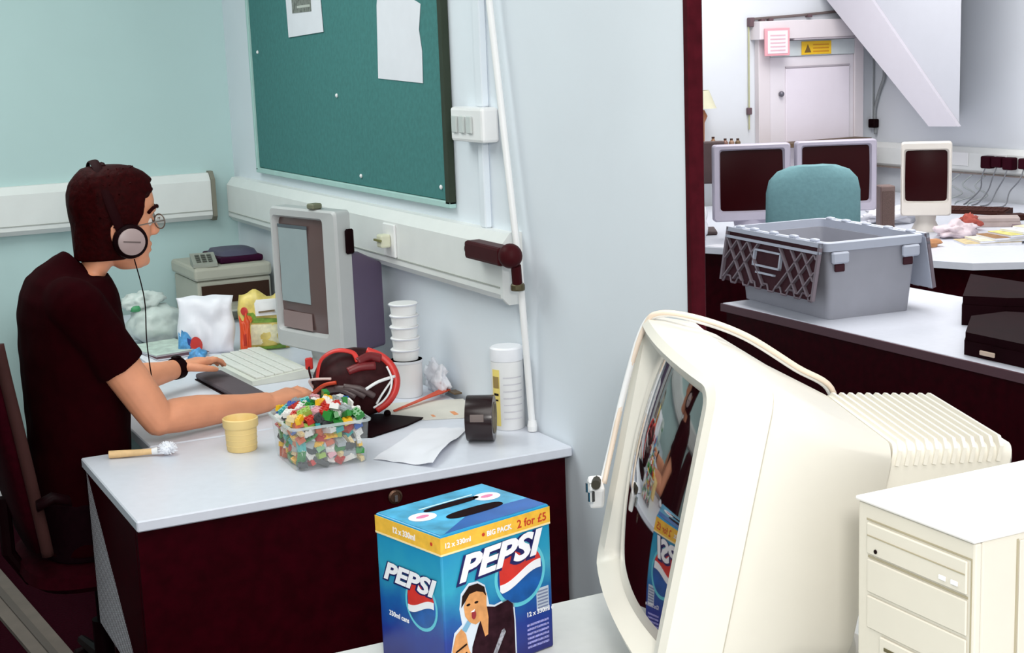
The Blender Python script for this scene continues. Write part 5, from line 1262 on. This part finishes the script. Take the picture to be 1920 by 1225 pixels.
for x in (5.43, 5.49, 5.78): obj('cable_clip', bx((x, YW-.034, 1.795+(x-5.36)*.05), (x+.03, YW-.001, 1.812+(x-5.36)*.05), .002), MATS['box_maroon_grey'], t, world=True)
obj('switch', bx((5.335, YW-.03, 1.250), (5.362, YW-.001, 1.292), .004), MATS['box_maroon_grey'], t, world=True)
t = thing('wall_handset', 'grey cable loop and small black handset beside the far door', 'handset', (6.27, 7.38, 1.3))
obj('cable_loop', tube(smoothpts([(6.288, 7.40, 1.57), (6.283, 7.33, 1.52), (6.282, 7.31, 1.44), (6.286, 7.36, 1.34), (6.286, 7.40, 1.22), (6.286, 7.39, 1.08)], 6), .010, 8), mat('handset_grey', (140, 144, 146), .5), t, smooth=True, world=True)
obj('cable_straight', tube([(6.288, 7.415, 1.56), (6.288, 7.415, 1.18)], .006, 6), MATS['handset_grey'], t, world=True)
obj('handset_body', bx((6.255, 7.37, 1.12), (6.298, 7.43, 1.175), .006), BLACK, t, world=True)
t = thing('wall_shelf', 'thin dark brown shelf below the far door\'s panel', 'shelf', (5.5, 7.3, 1.07))
obj('board', bx((4.55, 7.24, 1.048), (6.13, YW-.05, 1.073), .002), mat('shelf_brown', (92, 72, 50), .6, .1), t, world=True)
for x in (4.7, 5.4, 6.08): obj('bracket', bx((x, 7.26, .7305), (x+.02, 7.38, 1.0475)), MATS['shelf_brown'], t, world=True)
for k, (x, h, c_, lab) in enumerate(((4.985, .07, (150, 108, 72), 'brown bottle at the left end of the far shelf'), (5.07, .055, (128, 92, 80), 'small brown bottle, second on the far shelf'), (5.115, .052, (150, 118, 96), 'tan bottle, third on the far shelf'), (5.16, .05, (112, 92, 66), 'dark olive bottle at the right of the far shelf group'))):
    t = thing('bottle', lab, 'bottle', (x, 7.29, 1.0735))
    obj('bottle_body', lathe([(0, 0), (.016, 0), (.017, .004), (.017, h*.6), (.008, h*.8), (.008, h*.86), (0, h*.86)], 14), mat('bottle_%d' % k, c_, .3, .05), t, smooth='auto')
    obj('cap', lathe([(0, h*.86+.0004), (.009, h*.86+.0004), (.009, h), (0, h)], 12), mat('cap_dark', (70, 50, 44), .5), t)
t = thing('table_lamp', 'beige-shaded lamp on the far shelf, half hidden by the dark trim', 'lamp', (4.96, 7.36, 1.0735))
obj('lamp_base', lathe([(0, 0), (.04, 0), (.035, .012), (.01, .02), (.012, .15), (.03, .19), (.012, .225), (0, .225)], 20), mat('lamp_brown', (176, 116, 80), .5), t, smooth='auto')
obj('lamp_shade', lathe([(.085, .235), (.08, .24), (.04, .34), (.038, .34), (.078, .236)], 24), mat('shade_olive', (196, 194, 170), .8), t, smooth='auto')

# boxed stair underside in the far room
st = struct('trim_5', add_prism(BM(), [(5.870, 6.225, 1.184), (5.870, 6.455, 1.178), (5.870, 7.43, 1.973), (5.870, 7.43, 2.376), (5.870, 6.945, 1.896)], (.024, 0, 0)), mat('stair_beam_grey', (190, 187, 196), .6, .01), label='sloping boxed stair beam in the far room')
struct('trim_6', add_prism(BM(), [(5.895, 6.243, 1.195), (5.895, 6.46, 1.19), (5.895, 7.43, 1.985), (5.895, 7.43, 2.75), (5.895, 6.243, 2.75)], (.36, .42, 0)), mat('stair_side_grey', (184, 186, 194), .6, .01), label='grey side panel of the boxed stair')
